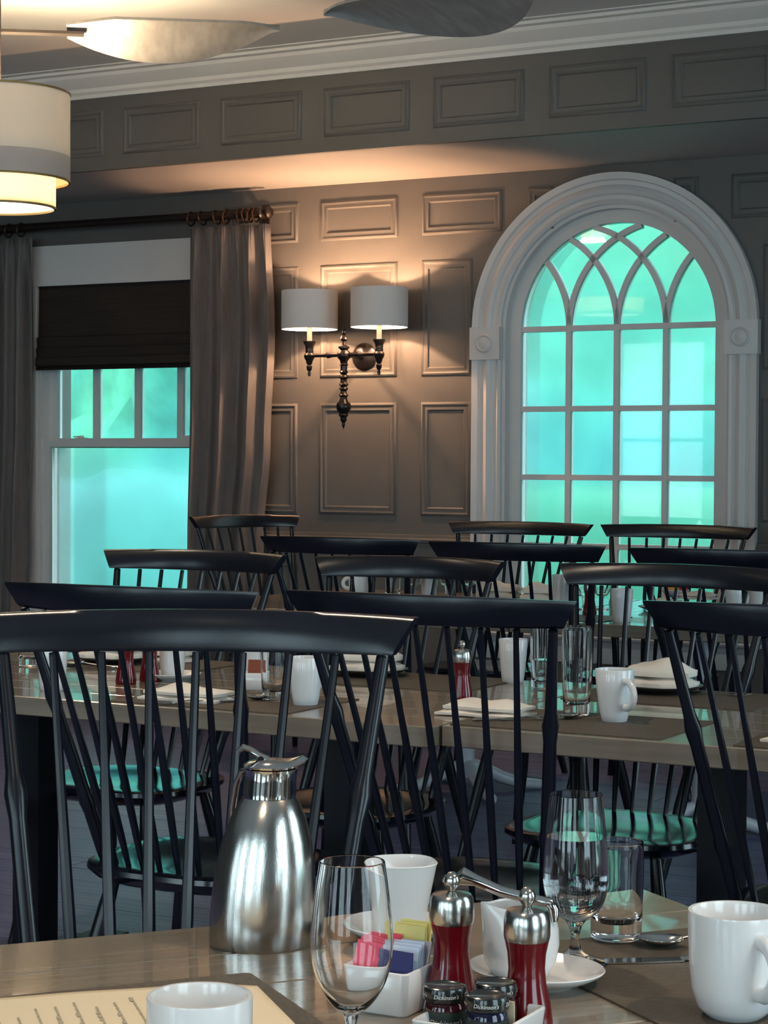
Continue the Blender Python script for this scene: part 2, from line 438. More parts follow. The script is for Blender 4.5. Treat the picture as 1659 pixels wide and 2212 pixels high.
part('pane', lambda bm: box(bm, g0 - 0.005, g1 + 0.005, 0.038, 0.042, 0.61, 1.355), MIST, ls, smooth=False)
for uu in (-1.80, -1.13):
    part('sash_lock', lambda bm: (box(bm, uu - 0.03, uu + 0.03, 0.025, 0.055, 1.395, 1.402), lathe(bm, [(0.016, 1.402), (0.014, 1.412), (0, 1.414)], 12, Matrix.Translation((uu, 0.04, 0))),
                                  box(bm, uu - 0.045, uu, 0.032, 0.044, 1.404, 1.411)), TRIMW, ls)

# roman shade: hangs in the head of the double-hung window
rs = thing('roman_shade', 'dark brown woven roman shade half lowered over the left window', 'window shade', W(-1.475, -0.005, 1.76), -TH)
def shade_b(bm):
    zs = [0.0, 0.012, 0.05, 0.055, 0.10, 0.106, 0.155, 0.162, 0.42]
    ys = [-0.035, -0.052, -0.05, -0.040, -0.045, -0.034, -0.038, -0.024, -0.020]
    loops(bm, [[Vector((x, y, z)) for y, z in zip(ys, zs)] + [Vector((x, 0.0, z)) for z in (0.42, 0.0)] for x in (-0.555, 0.555)])
part('woven_panel', shade_b, SHADEB, rs, smooth=False)
part('head_rail', lambda bm: box(bm, -0.555, 0.555, -0.022, 0.0, 0.405, 0.42), RODM, rs, smooth=False)
part('bottom_bar', lambda bm: tube(bm, [(-0.553, -0.04, -0.004), (0.553, -0.04, -0.004)], 0.009, 8), RODM, rs)

# ---------------------------------------------------------------- arched window
w2 = bpy.data.objects.new('window_2', None); COL.objects.link(w2); w2.matrix_world = WALL_M @ Matrix.Translation((ARC_U, 0, 0)); struct(w2)
CASP = [(0.537, 0.0), (0.537, 0.014), (0.549, 0.022), (0.560, 0.015), (0.576, 0.015), (0.584, 0.026), (0.600, 0.033), (0.615, 0.026),
        (0.622, 0.018), (0.640, 0.018), (0.646, 0.030), (0.675, 0.034), (0.675, 0.0)]
def arch_rings(prof, n=48):
    return [[Vector((-r * math.cos(PI * k / n), -p, ARC_Z + r * math.sin(PI * k / n))) for r, p in prof] for k in range(n + 1)]
part('arch_casing', lambda bm: loops(bm, arch_rings(CASP)), TRIMW, w2, angle=15)
for s in (-1, 1):
    part('side_casing', lambda bm: loops(bm, [[Vector((s * r, -p, z)) for r, p in CASP] for z in (ARC_B, ARC_Z - 0.13)]), TRIMW, w2, angle=15)
    bl = part('corner_block', lambda bm: box(bm, s * 0.607 - 0.075, s * 0.607 + 0.075, -0.042, 0, ARC_Z - 0.137, ARC_Z + 0.01), TRIMW, w2, smooth=False)
    part('rosette', lambda bm: lathe(bm, [(0.042, 0.0), (0.042, 0.005), (0.036, 0.010), (0.030, 0.004), (0.024, 0.006), (0.014, 0.011), (0, 0.012)], 28,
                                     Matrix.Translation((s * 0.607, -0.042, ARC_Z - 0.064)) @ Matrix.Rotation(R(90), 4, 'X')), TRIMW, bl)
JP = [(0.537, 0.0), (0.500, 0.0), (0.500, 0.05), (0.537, 0.05)]     # reveal step then sash frame
def ring_profile(r0, r1, y0, y1):
    return [(r0, -y0), (r1, -y0), (r1, -y1), (r0, -y1)]
def full_frame(bm, r0, r1, y0, y1, zb):
    pr = ring_profile(r0, r1, y0, y1)
    rings = [[Vector((-r, -p, zb)) for r, p in pr]] + arch_rings(pr) + [[Vector((r, -p, zb)) for r, p in pr]]
    loops(bm, rings)
part('jamb', lambda bm: full_frame(bm, 0.520, 0.537, 0.0, 0.12, ARC_B), TRIMW, w2, angle=25)
fr2 = part('sash_frame', lambda bm: (full_frame(bm, ARC_R, 0.520, 0.045, 0.10, ARC_B), box(bm, -0.52, 0.52, 0.045, 0.10, 0.49, ARC_B)), TRIMW, w2, angle=25)
part('sill', lambda bm: loops(bm, [[Vector((x, -w, z)) for w, z in ((-0.1, 0.497), (0.05, 0.497), (0.066, 0.503), (0.072, 0.513), (0.066, 0.524), (0.05, 0.53), (-0.1, 0.53))] for x in (-0.70, 0.70)]), TRIMW, w2, angle=25)
part('apron', lambda bm: loops(bm, [[Vector((x, -w, z)) for w, z in ((0, 0.395), (0.014, 0.395), (0.018, 0.41), (0.018, 0.465), (0.03, 0.48), (0.034, 0.497), (0, 0.497))] for x in (-0.66, 0.66)]), TRIMW, w2, angle=25)
mw = 0.0125
GRIDX = [-ARC_R / 2, 0, ARC_R / 2]
GRIDZ = [1.529, 1.220, 0.912]
for x in GRIDX:
    part('muntin', lambda bm: box(bm, x - mw, x + mw, 0.05, 0.085, ARC_B, ARC_Z), TRIMW, fr2, smooth=False)
for z in GRIDZ + [ARC_Z]:
    part('muntin', lambda bm: box(bm, -ARC_R, ARC_R, 0.0505, 0.0845, z - mw, z + mw), TRIMW, fr2, smooth=False)
def arc_pts(x0, s, n=20):
    """gothic tracery bar: springs at x0 and bends towards s with the radius of the head, until it meets the frame"""
    cx = x0 + s * ARC_R
    out = []
    for k in range(200):
        a = PI / 2 * k / 199
        x, z = cx - s * ARC_R * math.cos(a), ARC_R * math.sin(a)
        if math.hypot(x, z) > ARC_R: break
        out.append((x, z))
    return [out[int(i * (len(out) - 1) / n)] for i in range(n + 1)]
for x0 in GRIDX:
    for s in (-1, 1):
        def bar(bm):
            P = arc_pts(x0, s); rings = []
            for i, (x, z) in enumerate(P):
                dx, dz = P[min(i + 1, len(P) - 1)][0] - P[max(i - 1, 0)][0], P[min(i + 1, len(P) - 1)][1] - P[max(i - 1, 0)][1]
                l = math.hypot(dx, dz); nx, nz = -dz / l * mw, dx / l * mw
                rings.append([Vector((x + q * nx, y, ARC_Z + z + q * nz)) for q, y in ((-1, 0.051), (1, 0.051), (1, 0.084), (-1, 0.084))])
            loops(bm, rings)
        part('tracery_bar', bar, TRIMW, fr2, angle=25)
# panes: the rectangles below, and the head cut along the tracery arcs
xs = [-ARC_R] + GRIDX + [ARC_R]; zs = [ARC_Z] + GRIDZ + [ARC_B]
for i in range(4):
    for j in range(4):
        part('pane', lambda bm: box(bm, xs[i] + 0.003, xs[i + 1] - 0.003, 0.066, 0.070, zs[j + 1] + 0.003, zs[j] - 0.003), MIST, fr2, smooth=False)
def split_cell(poly, cx, rr):
    f = [math.hypot(x - cx, z) - rr for x, z in poly]
    n = len(poly); cr = [i for i in range(n) if (f[i] > 1e-9) != (f[(i + 1) % n] > 1e-9)]
    if len(cr) != 2: return [poly]
    P = []
    for i in cr:
        t = f[i] / (f[i] - f[(i + 1) % n]); a, b = poly[i], poly[(i + 1) % n]
        P.append((a[0] + (b[0] - a[0]) * t, a[1] + (b[1] - a[1]) * t))
    a0 = math.atan2(P[0][1], P[0][0] - cx); a1 = math.atan2(P[1][1], P[1][0] - cx)
    arc = [(cx + rr * math.cos(a0 + (a1 - a0) * t / 10), rr * math.sin(a0 + (a1 - a0) * t / 10)) for t in range(1, 10)]
    A = [P[0]] + poly[cr[0] + 1:cr[1] + 1] + [P[1]] + arc[::-1]
    B_ = [P[1]] + (poly + poly)[cr[1] + 1:cr[0] + 1 + n] + [P[0]] + arc
    return [A, B_]
cells = [[(ARC_R * math.cos(PI * k / 64), ARC_R * math.sin(PI * k / 64)) for k in range(65)] + [(ARC_R * (t / 16 - 1), 0) for t in range(1, 32)]]
for x0 in GRIDX:
    for s in (-1, 1):
        cells = [c for p in cells for c in split_cell(p, x0 + s * ARC_R, ARC_R)]
def area(p): return abs(sum(p[i][0] * p[(i + 1) % len(p)][1] - p[(i + 1) % len(p)][0] * p[i][1] for i in range(len(p)))) / 2
for p in cells:
    if area(p) < 4e-4: continue
    def pc(bm):
        cx = sum(q[0] for q in p) / len(p); cz = sum(q[1] for q in p) / len(p)
        q = [(cx + (x - cx) * 0.985, cz + (z - cz) * 0.985) for x, z in p]
        loops(bm, [[Vector((x, y, ARC_Z + z)) for x, z in q] for y in (0.066, 0.070)])
    part('pane', pc, MIST, fr2, smooth=False)

# windows behind and beside the camera
n_w = 3
def plain_window(M, wd, idx):
    w = bpy.data.objects.new('window_%d' % idx, None); COL.objects.link(w); w.matrix_world = M; struct(w)
    def fb(bm):
        for a in (-wd / 2 - 0.1, wd / 2): box(bm, a, a + 0.1, -0.025, 0, 0.5, 2.6)
        box(bm, -wd / 2 - 0.1, wd / 2 + 0.1, -0.025, 0, 2.6, 2.72); box(bm, -wd / 2 - 0.1, wd / 2 + 0.1, -0.06, 0, 0.46, 0.5)
        for a in (-wd / 2, wd / 2 - 0.04): box(bm, a, a + 0.04, 0.08, 0.13, 0.5, 2.6)
        for z in (0.5, 1.53, 2.56): box(bm, -wd / 2, wd / 2, 0.08, 0.13, z, z + 0.04)
        box(bm, -0.012, 0.012, 0.09, 0.12, 0.5, 2.6)
    part('frame', fb, TRIMW, w, smooth=False)
    for a, c in ((-wd / 2 + 0.04, -0.012), (0.012, wd / 2 - 0.04)):
        for z0, z1 in ((0.54, 1.53), (1.57, 2.56)):
            part('pane', lambda bm: box(bm, a, c, 0.103, 0.107, z0, z1), PANE, w, smooth=False)
for u, wd in REAR_WINDOWS:
    plain_window(WALL_M @ Matrix.Translation((u, -WR, 0)) @ Matrix.Rotation(PI, 4, 'Z'), wd, n_w); n_w += 1
for c, wd in RIGHT_WINDOWS:
    plain_window(WALL_M @ Matrix.Translation((UR, -c, 0)) @ Matrix.Rotation(-PI / 2, 4, 'Z'), wd, n_w); n_w += 1

# ---------------------------------------------------------------- curtain rod, rings, curtains
rod = thing('curtain_rod', 'dark wooden curtain rod with turned finial above the left window', 'curtain rod', W(-1.52, 0.10, 2.475), -TH)
part('pole', lambda bm: tube(bm, [(-1.1, 0, 0), (0.90, 0, 0)], 0.022, 14), RODM, rod)
part('finial', lambda bm: lathe(bm, [(0.022, 0), (0.030, 0.004), (0.026, 0.010), (0.016, 0.014), (0.020, 0.024), (0.029, 0.036), (0.029, 0.046), (0.018, 0.058), (0, 0.062)], 20,
                                Matrix.Translation((0.895, 0, 0)) @ Matrix.Rotation(R(90), 4, 'Y')), RODM, rod)
for x in (-0.95, 0.86):
    part('bracket', lambda bm: (box(bm, x - 0.008, x + 0.008, -0.002, 0.10, -0.02, 0.0), box(bm, x - 0.02, x + 0.02, 0.09, 0.10, -0.06, 0.05)), RODM, rod, smooth=False)
def torus(bm, r, t, M, n=20, m=8):
    loops(bm, [[M @ Vector(((r + t * math.cos(2 * PI * j / m)) * math.cos(2 * PI * i / n), (r + t * math.cos(2 * PI * j / m)) * math.sin(2 * PI * i / n), t * math.sin(2 * PI * j / m))) for j in range(m)] for i in range(n)], closed=True)
def curtain(label, u0, u1, edge, ringu, seed):
    c = thing('curtain', label, 'curtain', W((u0 + u1) / 2, 0.10, 0.02), -TH, 'grey curtain panels of the left window')
    uc = (u0 + u1) / 2; rnd = random.Random(seed)
    ph = [rnd.uniform(0, 6) for _ in range(4)]
    npl = max(4, int(round((u1 - u0) / 0.085)))
    H_ = 2.40
    def fn(a, b):
        z = b * H_
        top = max(0, (b - 0.90) / 0.10)
        f1 = math.sin(2 * PI * npl * a + ph[0] + 0.8 * math.sin(2.2 * b + ph[1]))
        f2 = math.sin(2 * PI * npl * 0.5 * a + ph[2] + 1.2 * b)
        sharp = math.copysign(abs(f1) ** 0.7, f1)
        amp = 0.030 * (1 - 0.55 * top)
        y = amp * sharp + 0.018 * f2 * (1 - top)
        if top > 0: y += 0.010 * top * math.cos(2 * PI * npl * 3 * a)
        l, r = edge(z)
        x = l + (r - l) * a - uc
        return Vector((x + 0.010 * math.cos(2 * PI * npl * a + ph[3]), y - 0.005, z))
    def b(bm): grid(bm, npl * 14, 40, fn)
    o = part('drape', b, CURT, c, angle=180)
    so = o.modifiers.new('thick', 'SOLIDIFY'); so.thickness = 0.003
    for u in ringu:
        part('ring', lambda bm: torus(bm, 0.033, 0.005, Matrix.Translation((u - uc, 0, 2.446)) @ Matrix.Rotation(R(90 + rnd.uniform(-12, 12)), 4, 'Y') @ Matrix.Rotation(0.0, 4, 'X')), RINGM, c)
    return c
def lerp(z, tab):
    for (z0, v0), (z1, v1) in zip(tab, tab[1:]):
        if z0 <= z <= z1:
            t = (z - z0) / (z1 - z0); t = t * t * (3 - 2 * t); return v0 + (v1 - v0) * t
    return tab[-1][1]
curtain('taupe grey pleated curtain between the left window and the wall sconce', -1.04, -0.56,
        lambda z: (lerp(z, [(0, -1.08), (0.8, -1.055), (1.6, -1.035), (2.4, -1.035)]), lerp(z, [(0, -0.66), (0.9, -0.61), (1.35, -0.57), (1.9, -0.545), (2.4, -0.572)])),
        [-1.03, -0.965, -0.88, -0.825, -0.745, -0.715, -0.685, -0.655], 3)
curtain('taupe grey curtain at the left edge, hanging behind the drum pendant', -2.62, -2.01,
        lambda z: (lerp(z, [(0, -2.62), (2.4, -2.60)]), lerp(z, [(0, -2.07), (0.9, -2.045), (1.5, -2.02), (2.0, -2.01), (2.4, -2.01)])),
        [-2.52, -2.43, -2.34, -2.24, -2.16, -2.08], 5)

# ================================================================ LAMPS
def lamp(kind, loc, power, col, size=0.03, parent=None, name='bulb_light'):
    d = bpy.data.lights.new(name, kind); d.energy = power; d.color = col
    if kind == 'POINT': d.shadow_soft_size = size
    o = bpy.data.objects.new(name, d); COL.objects.link(o)
    if parent is not None: o.parent = parent
    o.location = loc
    return o
WARM = (1.0, 0.56, 0.31)
# sconce: local frame x along the wall, -y into the room
SC_U, SC_Z, SC_W = -0.107, 1.78, 0.20
sco = thing('wall_sconce', 'bronze two-arm wall sconce with two white drum shades on the panelled wall', 'wall lamp', W(SC_U, 0, SC_Z), -TH)
part('backplate', lambda bm: lathe(bm, [(0.0, 0.0), (0.064, 0.0), (0.066, 0.008), (0.058, 0.016), (0.05, 0.020), (0.03, 0.030), (0.016, 0.034), (0, 0.035)], 32,
                                   Matrix.Translation((0.0, 0, 0.0)) @ Matrix.Rotation(R(90), 4, 'X')), BRONZE, sco)
part('bracket', lambda bm: tube(bm, [(0.0, -0.03, 0), (0, -SC_W + 0.01, 0)], [0.013, 0.011], 12), BRONZE, sco)
STEM = [(0.0, 0.125), (0.006, 0.12), (0.010, 0.10), (0.006, 0.092), (0.017, 0.080), (0.019, 0.072), (0.008, 0.06), (0.010, 0.045), (0.026, 0.038), (0.026, 0.030), (0.018, 0.025),
        (0.030, 0.010), (0.033, 0.0), (0.030, -0.014), (0.018, -0.028), (0.016, -0.040), (0.022, -0.046), (0.016, -0.052), (0.016, -0.075), (0.021, -0.080), (0.014, -0.090),
        (0.022, -0.098), (0.024, -0.106), (0.015, -0.114), (0.017, -0.13), (0.024, -0.138), (0.015, -0.146), (0.022, -0.158), (0.014, -0.168), (0.017, -0.18), (0.024, -0.188),
        (0.016, -0.196), (0.020, -0.212), (0.033, -0.226), (0.036, -0.240), (0.032, -0.255), (0.020, -0.272), (0.024, -0.280), (0.014, -0.290), (0.016, -0.302), (0.007, -0.315), (0.008, -0.325), (0.0, -0.345)]
part('stem', lambda bm: lathe(bm, STEM[::-1], 20, Matrix.Translation((0, -SC_W, 0))), BRONZE, sco)
for s in (-1, 1):
    x = s * 0.186
    part('arm', lambda bm: lathe(bm, [(0.010, 0.02), (0.010, 0.06), (0.016, 0.085), (0.010, 0.095), (0.009, 0.12), (0.009, 0.17)], 14,
                                 Matrix.Translation((0, -SC_W, 0)) @ Matrix.Rotation(R(90 * s), 4, 'Y')), BRONZE, sco)
    cup = part('candle_cup', lambda bm: lathe(bm, [(0, -0.098), (0.006, -0.095), (0.008, -0.08), (0.005, -0.074), (0.012, -0.066), (0.014, -0.05), (0.009, -0.044), (0.014, -0.036), (0.017, -0.024), (0.024, -0.012),
                                                    (0.026, 0.002), (0.018, 0.012), (0.020, 0.020), (0.018, 0.026), (0.020, 0.044), (0.030, 0.062), (0.030, 0.067), (0.014, 0.067)], 20,
                                              Matrix.Translation((x, -SC_W, 0))), BRONZE, sco)
    part('candle_sleeve', lambda bm: lathe(bm, [(0.012, 0.066), (0.012, 0.135), (0, 0.135)], 14, Matrix.Translation((x, -SC_W, 0))), CANDLE, cup)
    sh = part('shade', lambda bm: lathe(bm, [(0.132, 0.122), (0.132, 0.302), (0.130, 0.302), (0.130, 0.122), (0.132, 0.122)], 48, Matrix.Translation((x, -SC_W, 0))), LINEN, sco)
    part('shade_spider', lambda bm: (tube(bm, [(x - 0.130, -SC_W, 0.14), (x + 0.130, -SC_W, 0.14)], 0.002, 6), tube(bm, [(x, -SC_W - 0.130, 0.14), (x, -SC_W + 0.130, 0.14)], 0.002, 6)), BRONZE, sh)
    part('bulb', lambda bm: lathe(bm, [(0.008, 0.135), (0.013, 0.148), (0.016, 0.165), (0.012, 0.184), (0.005, 0.197), (0, 0.200)], 14, Matrix.Translation((x, -SC_W, 0))), BULB, sco)
    lamp('POINT', (x, -SC_W, 0.217), 17.0, WARM, 0.012, sco)

# pendant: two-tier drum
PX, PY, PZ = -1.365, 7.2, 2.165
pen = thing('drum_pendant', 'two-tier cream drum pendant lamp with grey band at the left edge', 'pendant lamp', (PX, PY, PZ))
def drum(r, z0, z1, t=0.004):
    return lambda bm: lathe(bm, [(r, z0), (r, z1), (r - t, z1), (r - t, z0), (r, z0)], 64)
od = part('outer_shade', drum(0.25, 0.185, 0.405), CREAMS, pen)
part('band', drum(0.2505, 0.095, 0.185), BANDS, pen)
part('inner_shade', drum(0.20, 0.0, 0.20), INNERS, pen)
for r, z in ((0.2505, 0.095), (0.2505, 0.401), (0.2005, 0.0)):
    part('rim', lambda bm: lathe(bm, [(r + 0.0015, z), (r + 0.0015, z + 0.007), (r - 0.006, z + 0.007), (r - 0.006, z), (r + 0.0015, z)], 64), GOLDR, pen)
part('diffuser', lambda bm: lathe(bm, [(0, 0.012), (0.193, 0.012), (0.193, 0.016), (0, 0.016)], 48), DIFFU, pen)
part('top_spider', lambda bm: (box(bm, -0.247, 0.247, -0.004, 0.004, 0.385, 0.391), box(bm, -0.004, 0.004, -0.247, 0.247, 0.385, 0.391), lathe(bm, [(0.025, 0.15), (0.025, 0.395), (0, 0.395)], 16)), FANM, pen)
part('rod', lambda bm: tube(bm, [(0, 0, 0.39), (0, 0, ZC - PZ)], 0.008, 10), FANM, pen)
part('canopy', lambda bm: lathe(bm, [(0.065, ZC - PZ), (0.06, ZC - PZ - 0.02), (0.02, ZC - PZ - 0.03), (0, ZC - PZ - 0.03)], 24), FANM, pen)
for px_, py_, pz_, pw_ in ((0.07, 0.04, 0.10, 9.0), (0.11, -0.05, 0.285, 38.0), (-0.10, 0.08, 0.285, 38.0)):
    lamp('POINT', (px_, py_, pz_), pw_, (1.0, 0.79, 0.52), 0.03, pen)

# ceiling fans
def blade_b(bm):
    # straight leading edge on the -y side, bellied trailing edge on the +y side, leading edge raised
    top = []; n = 22
    for i in range(n + 1):
        t = i / n; x = 0.40 + 0.75 * t
        lead = -0.12 + 0.06 * max(0, (0.22 - t) / 0.22) + 0.05 * max(0, (t - 0.8) / 0.2) ** 2
        trail = -0.12 + 0.36 * math.sin(PI * min(1, 0.12 + t * 0.88)) ** 0.75
        top.append((x, lead, max(trail, lead + 0.006)))
    M = Matrix.Rotation(R(-13), 4, 'X')
    def fn(dz): return [[M @ Vector((x, a + (c - a) * j / 6, dz + 0.012 * math.sin(PI * j / 6))) for j in range(7)] for x, a, c in top]
    up, dn = fn(0.005), fn(-0.005)
    loops(bm, [u_ + d_[::-1] for u_, d_ in zip(up, dn)])
def fan(label, loc, ang, lit, mirror=False):
    f = thing('ceiling_fan', label, 'ceiling fan', loc, 0, None)
    part('motor', lambda bm: lathe(bm, [(0, -0.08), (0.06, -0.075), (0.09, -0.05), (0.10, 0.0), (0.085, 0.05), (0.04, 0.08), (0, 0.08)], 28), FANM, f)
    part('rod', lambda bm: tube(bm, [(0, 0, 0.07), (0, 0, ZC - loc[2])], 0.014, 10), FANM, f)
    part('canopy', lambda bm: lathe(bm, [(0.07, ZC - loc[2]), (0.06, ZC - loc[2] - 0.04), (0.02, ZC - loc[2] - 0.05), (0, ZC - loc[2] - 0.05)], 20), FANM, f)
    me = shared('blade%d' % mirror, lambda bm: (blade_b(bm), bmesh.ops.scale(bm, verts=bm.verts, vec=(1, -1, 1)) if mirror else None), FANB)
    mb = shared('blade_bracket', lambda bm: box(bm, 0.08, 0.46, -0.025, 0.025, -0.014, -0.004), FANM)
    for k in range(3):
        M = Matrix.Rotation(R(ang + 120 * k), 4, 'Z')
        b = link('blade', me, f, M); link('blade_bracket', mb, b)
    if lit:
        part('light_bowl', lambda bm: lathe(bm, [(0, -0.17), (0.05, -0.165), (0.09, -0.14), (0.11, -0.10), (0.11, -0.09), (0, -0.09)], 28), DIFFU, f)
        lamp('POINT', (0, 0, -0.24), 30.0, (1.0, 0.78, 0.52), 0.10, f)
    return f
fan('ceiling fan with pale leaf-shaped blades above the drum pendant', (-1.53, 7.2, 2.80), 7, True)
fan('ceiling fan at the top centre right, brownish rounded blade tips', (0.72, 5.88, 2.70), 140, False, True)

# added downlights, all out of view, as warm fill for the room
for i, (u, w, p) in enumerate(((3.9, 8.9, 30), (5.2, 6.4, 26), (2.6, 5.6, 19), (0.2, 5.0, 20), (-1.8, 6.6, 16))):
    P = W(u, w, ZC)
    d = thing('added_fill_downlight', ['added fill downlight in the ceiling behind the camera', 'added fill downlight in the ceiling by the right wall', 'added fill downlight in the ceiling above the front table',
              'added fill downlight in the ceiling over the middle of the room', 'added fill downlight in the ceiling by the left wall'][i], 'added fill light', P)
    part('trim_ring', lambda bm: lathe(bm, [(0.055, 0.0), (0.075, 0.0), (0.075, -0.006), (0.055, -0.008), (0.055, 0)], 24), TRIMW, d)
    part('lens', lambda bm: lathe(bm, [(0, -0.003), (0.055, -0.003), (0.055, 0), (0, 0)], 24), DIFFU, d)
    l = lamp('SPOT', (0, 0, -0.015), p * 4, (1.0, 0.80, 0.58), 0.05, d)
    l.data.spot_size = R(120); l.data.spot_blend = 0.8; l.data.shadow_soft_size = 0.05

# ================================================================ CHAIRS  (local: sitter faces +y)
COMB_W, COMB_Z = 0.29, 1.035
def comb_c(t, zz):                      # centre line of the crest rail
    return Vector((COMB_W * t, -0.335 + 0.058 * t * t, 0))
def crest_b(bm):
    n = 24; rings = []
    for i in range(n + 1):
        t = 2 * i / n - 1
        ht = 1.0 + 0.055 * 1.0
        sec = []
        top = COMB_Z - 0.005 * t * t; bot = COMB_Z - 0.056 + 0.001 * t * t
        for (v, d) in ((0, 0.007), (0.12, 0.0105), (0.88, 0.0105), (1, 0.007), (1, -0.007), (0.88, -0.0105), (0.12, -0.0105), (0, -0.007)):
            w_ = COMB_W * (0.985 + 0.05 * v - 0.055 * (1 - v))
            x = w_ * t
            y = -0.335 + 0.058 * t * t - 0.012 * v
            nx, ny = -2 * 0.058 * t / COMB_W, 1.0
            l = math.hypot(nx, ny)
            sec.append(Vector((x + d * nx / l, y + d * ny / l, bot + (top - bot) * v)))
        rings.append(sec)
    loops(bm, rings)
def seat_out(a, k=1.0):
    c, s = math.cos(a), math.sin(a)
    e = 0.62
    x = 0.238 * math.copysign(abs(c) ** e, c) * k; y = 0.215 * math.copysign(abs(s) ** e, s) * k
    x *= 1 + 0.10 * (y / 0.215) * 0.5
    return x, y
def seat_b(bm):
    n = 40
    def ring(k, z, zf=None):
        return [Vector((*seat_out(2 * PI * i / n, k), z + (zf(seat_out(2 * PI * i / n, k)) if zf else 0))) for i in range(n)]
    dish = lambda p: -0.010 * (1 - min(1, ((p[0] / 0.2) ** 2 + ((p[1] - 0.0) / 0.18) ** 2))) + 0.004 * max(0, p[1] / 0.2) * (1 - min(1, abs(p[0]) / 0.12))
    R_ = [ring(0.80, 0.412), ring(0.93, 0.424), ring(1.0, 0.440), ring(0.992, 0.450), ring(0.95, 0.452), ring(0.82, 0.452, dish), ring(0.6, 0.452, dish), ring(0.35, 0.452, dish), ring(0.1, 0.452, dish)]
    loops(bm, R_)
def stick(bm, a, b, prof, seg=10):
    a, b = Vector(a), Vector(b)
    tube(bm, [a + (b - a) * t for t, r in prof], [r for t, r in prof], seg)
def back_pts(t):
    root = Vector((0.172 * t, -0.178 + 0.050 * t * t, 0.450))
    head = Vector((0.255 * t, -0.335 + 0.058 * (0.255 * t / COMB_W) ** 2, COMB_Z - 0.058))
    return root, head
SPIN = [(0, 0.0055), (0.12, 0.0075), (0.35, 0.0085), (0.7, 0.0065), (1, 0.0055)]
POST = [(0, 0.011), (0.04, 0.013), (0.20, 0.0135), (0.24, 0.0165), (0.28, 0.0135), (0.60, 0.0125), (0.66, 0.016), (0.71, 0.0115), (1, 0.009)]
LEG = [(0, 0.0115), (0.25, 0.0155), (0.6, 0.019), (0.85, 0.0165), (1, 0.013)]
CH = {'seat': mesh('seat', seat_b, SEATP), 'crest_rail': mesh('crest_rail', crest_b, BLACK, angle=50)}
CH['posts'] = [mesh('back_post', lambda bm: stick(bm, *back_pts(s), POST, 12), BLACK) for s in (-1, 1)]
CH['spindles'] = [mesh('spindle', lambda bm: stick(bm, *back_pts(-1 + 0.25 * k), SPIN, 8), BLACK) for k in range(1, 8)]
CH['legs'] = [mesh('leg', lambda bm: stick(bm, (sx * 0.225, sy * 0.21 - 0.01, 0.0), (sx * 0.15, sy * 0.125, 0.425), LEG, 12), BLACK) for sx in (-1, 1) for sy in (-1, 1)]
def chair(label, x, y, face, group, sx=1.0, sz=1.0):
    """x, y: where the middle of the crest rail is; face: compass of the sitter (0 = +y)"""
    f = Vector((-math.sin(face), math.cos(face)))
    c = thing('spindle_chair', label, 'chair', (x + f.x * 0.335, y + f.y * 0.335, 0), face, group, (sx, 1, sz))
    link('seat', CH['seat'], c); link('crest_rail', CH['crest_rail'], c)
    for m in CH['posts']: link('back_post', m, c)
    for m in CH['spindles']: link('spindle', m, c)
    for m in CH['legs']: link('leg', m, c)
    return c
AWAY = -TH                                 # looking at the far wall
TOUS = PI - TH                             # looking from the far wall into the room
def wchair(label, u, w, face, group, **k):
    p = W(u, w, 0); return chair(label, p.x, p.y, face, group, **k)
chair('black spindle chair across the front table, directly behind the steel carafe', -0.262, 2.85, PI - R(1), 'chairs round the front table', sx=1.03, sz=1.03)
G2, G3 = 'chairs round the middle tables', 'chairs round the tables by the window'
wchair('black spindle chair, its back to us, just behind the front chair on the left', 2.26, 5.19, AWAY, G2)
wchair('black spindle chair with its back to us, between the front chair and the water goblet', 2.87, 5.10, AWAY, G2)
wchair('black spindle chair, its back to us, at the right edge above the large mug', 3.56, 5.0, AWAY, G2)
wchair('black spindle chair mostly out of frame, only seat and legs at the left edge', 1.25, 5.10, AWAY, G2)
wchair('black spindle chair facing us whose crest rail crosses the bottom of the left window', 1.485, 3.735, TOUS - R(1), G2)
wchair('black spindle chair facing us in the middle, crest rail below the sconce', 2.150, 3.74, TOUS + R(1), G2, sx=0.90)
wchair('black spindle chair facing us on the right, white mug and arched window behind its spindles', 2.86, 3.73, TOUS - R(2), G2, sx=0.98)
wchair('black spindle chair with its back to us, below the sconce and beside the grey curtain', 1.259, 2.64, AWAY, G3)
wchair('black spindle chair with its back to us, before the left side of the arched window', 1.937, 2.72, AWAY, G3)
wchair('black spindle chair with its back to us, half out of frame before the arched window', 2.64, 2.79, AWAY, G3)
wchair('black spindle chair turned sideways in front of the grey curtain', -0.34, 0.72, PI + R(42), G3, sx=1.03, sz=1.01)
wchair('black spindle chair facing us, back against the left half of the arched window', 0.966, 0.53, TOUS, G3, sx=1.12)
wchair('black spindle chair facing us, back against the right half of the arched window', 1.656, 0.49, TOUS, G3, sx=1.12)

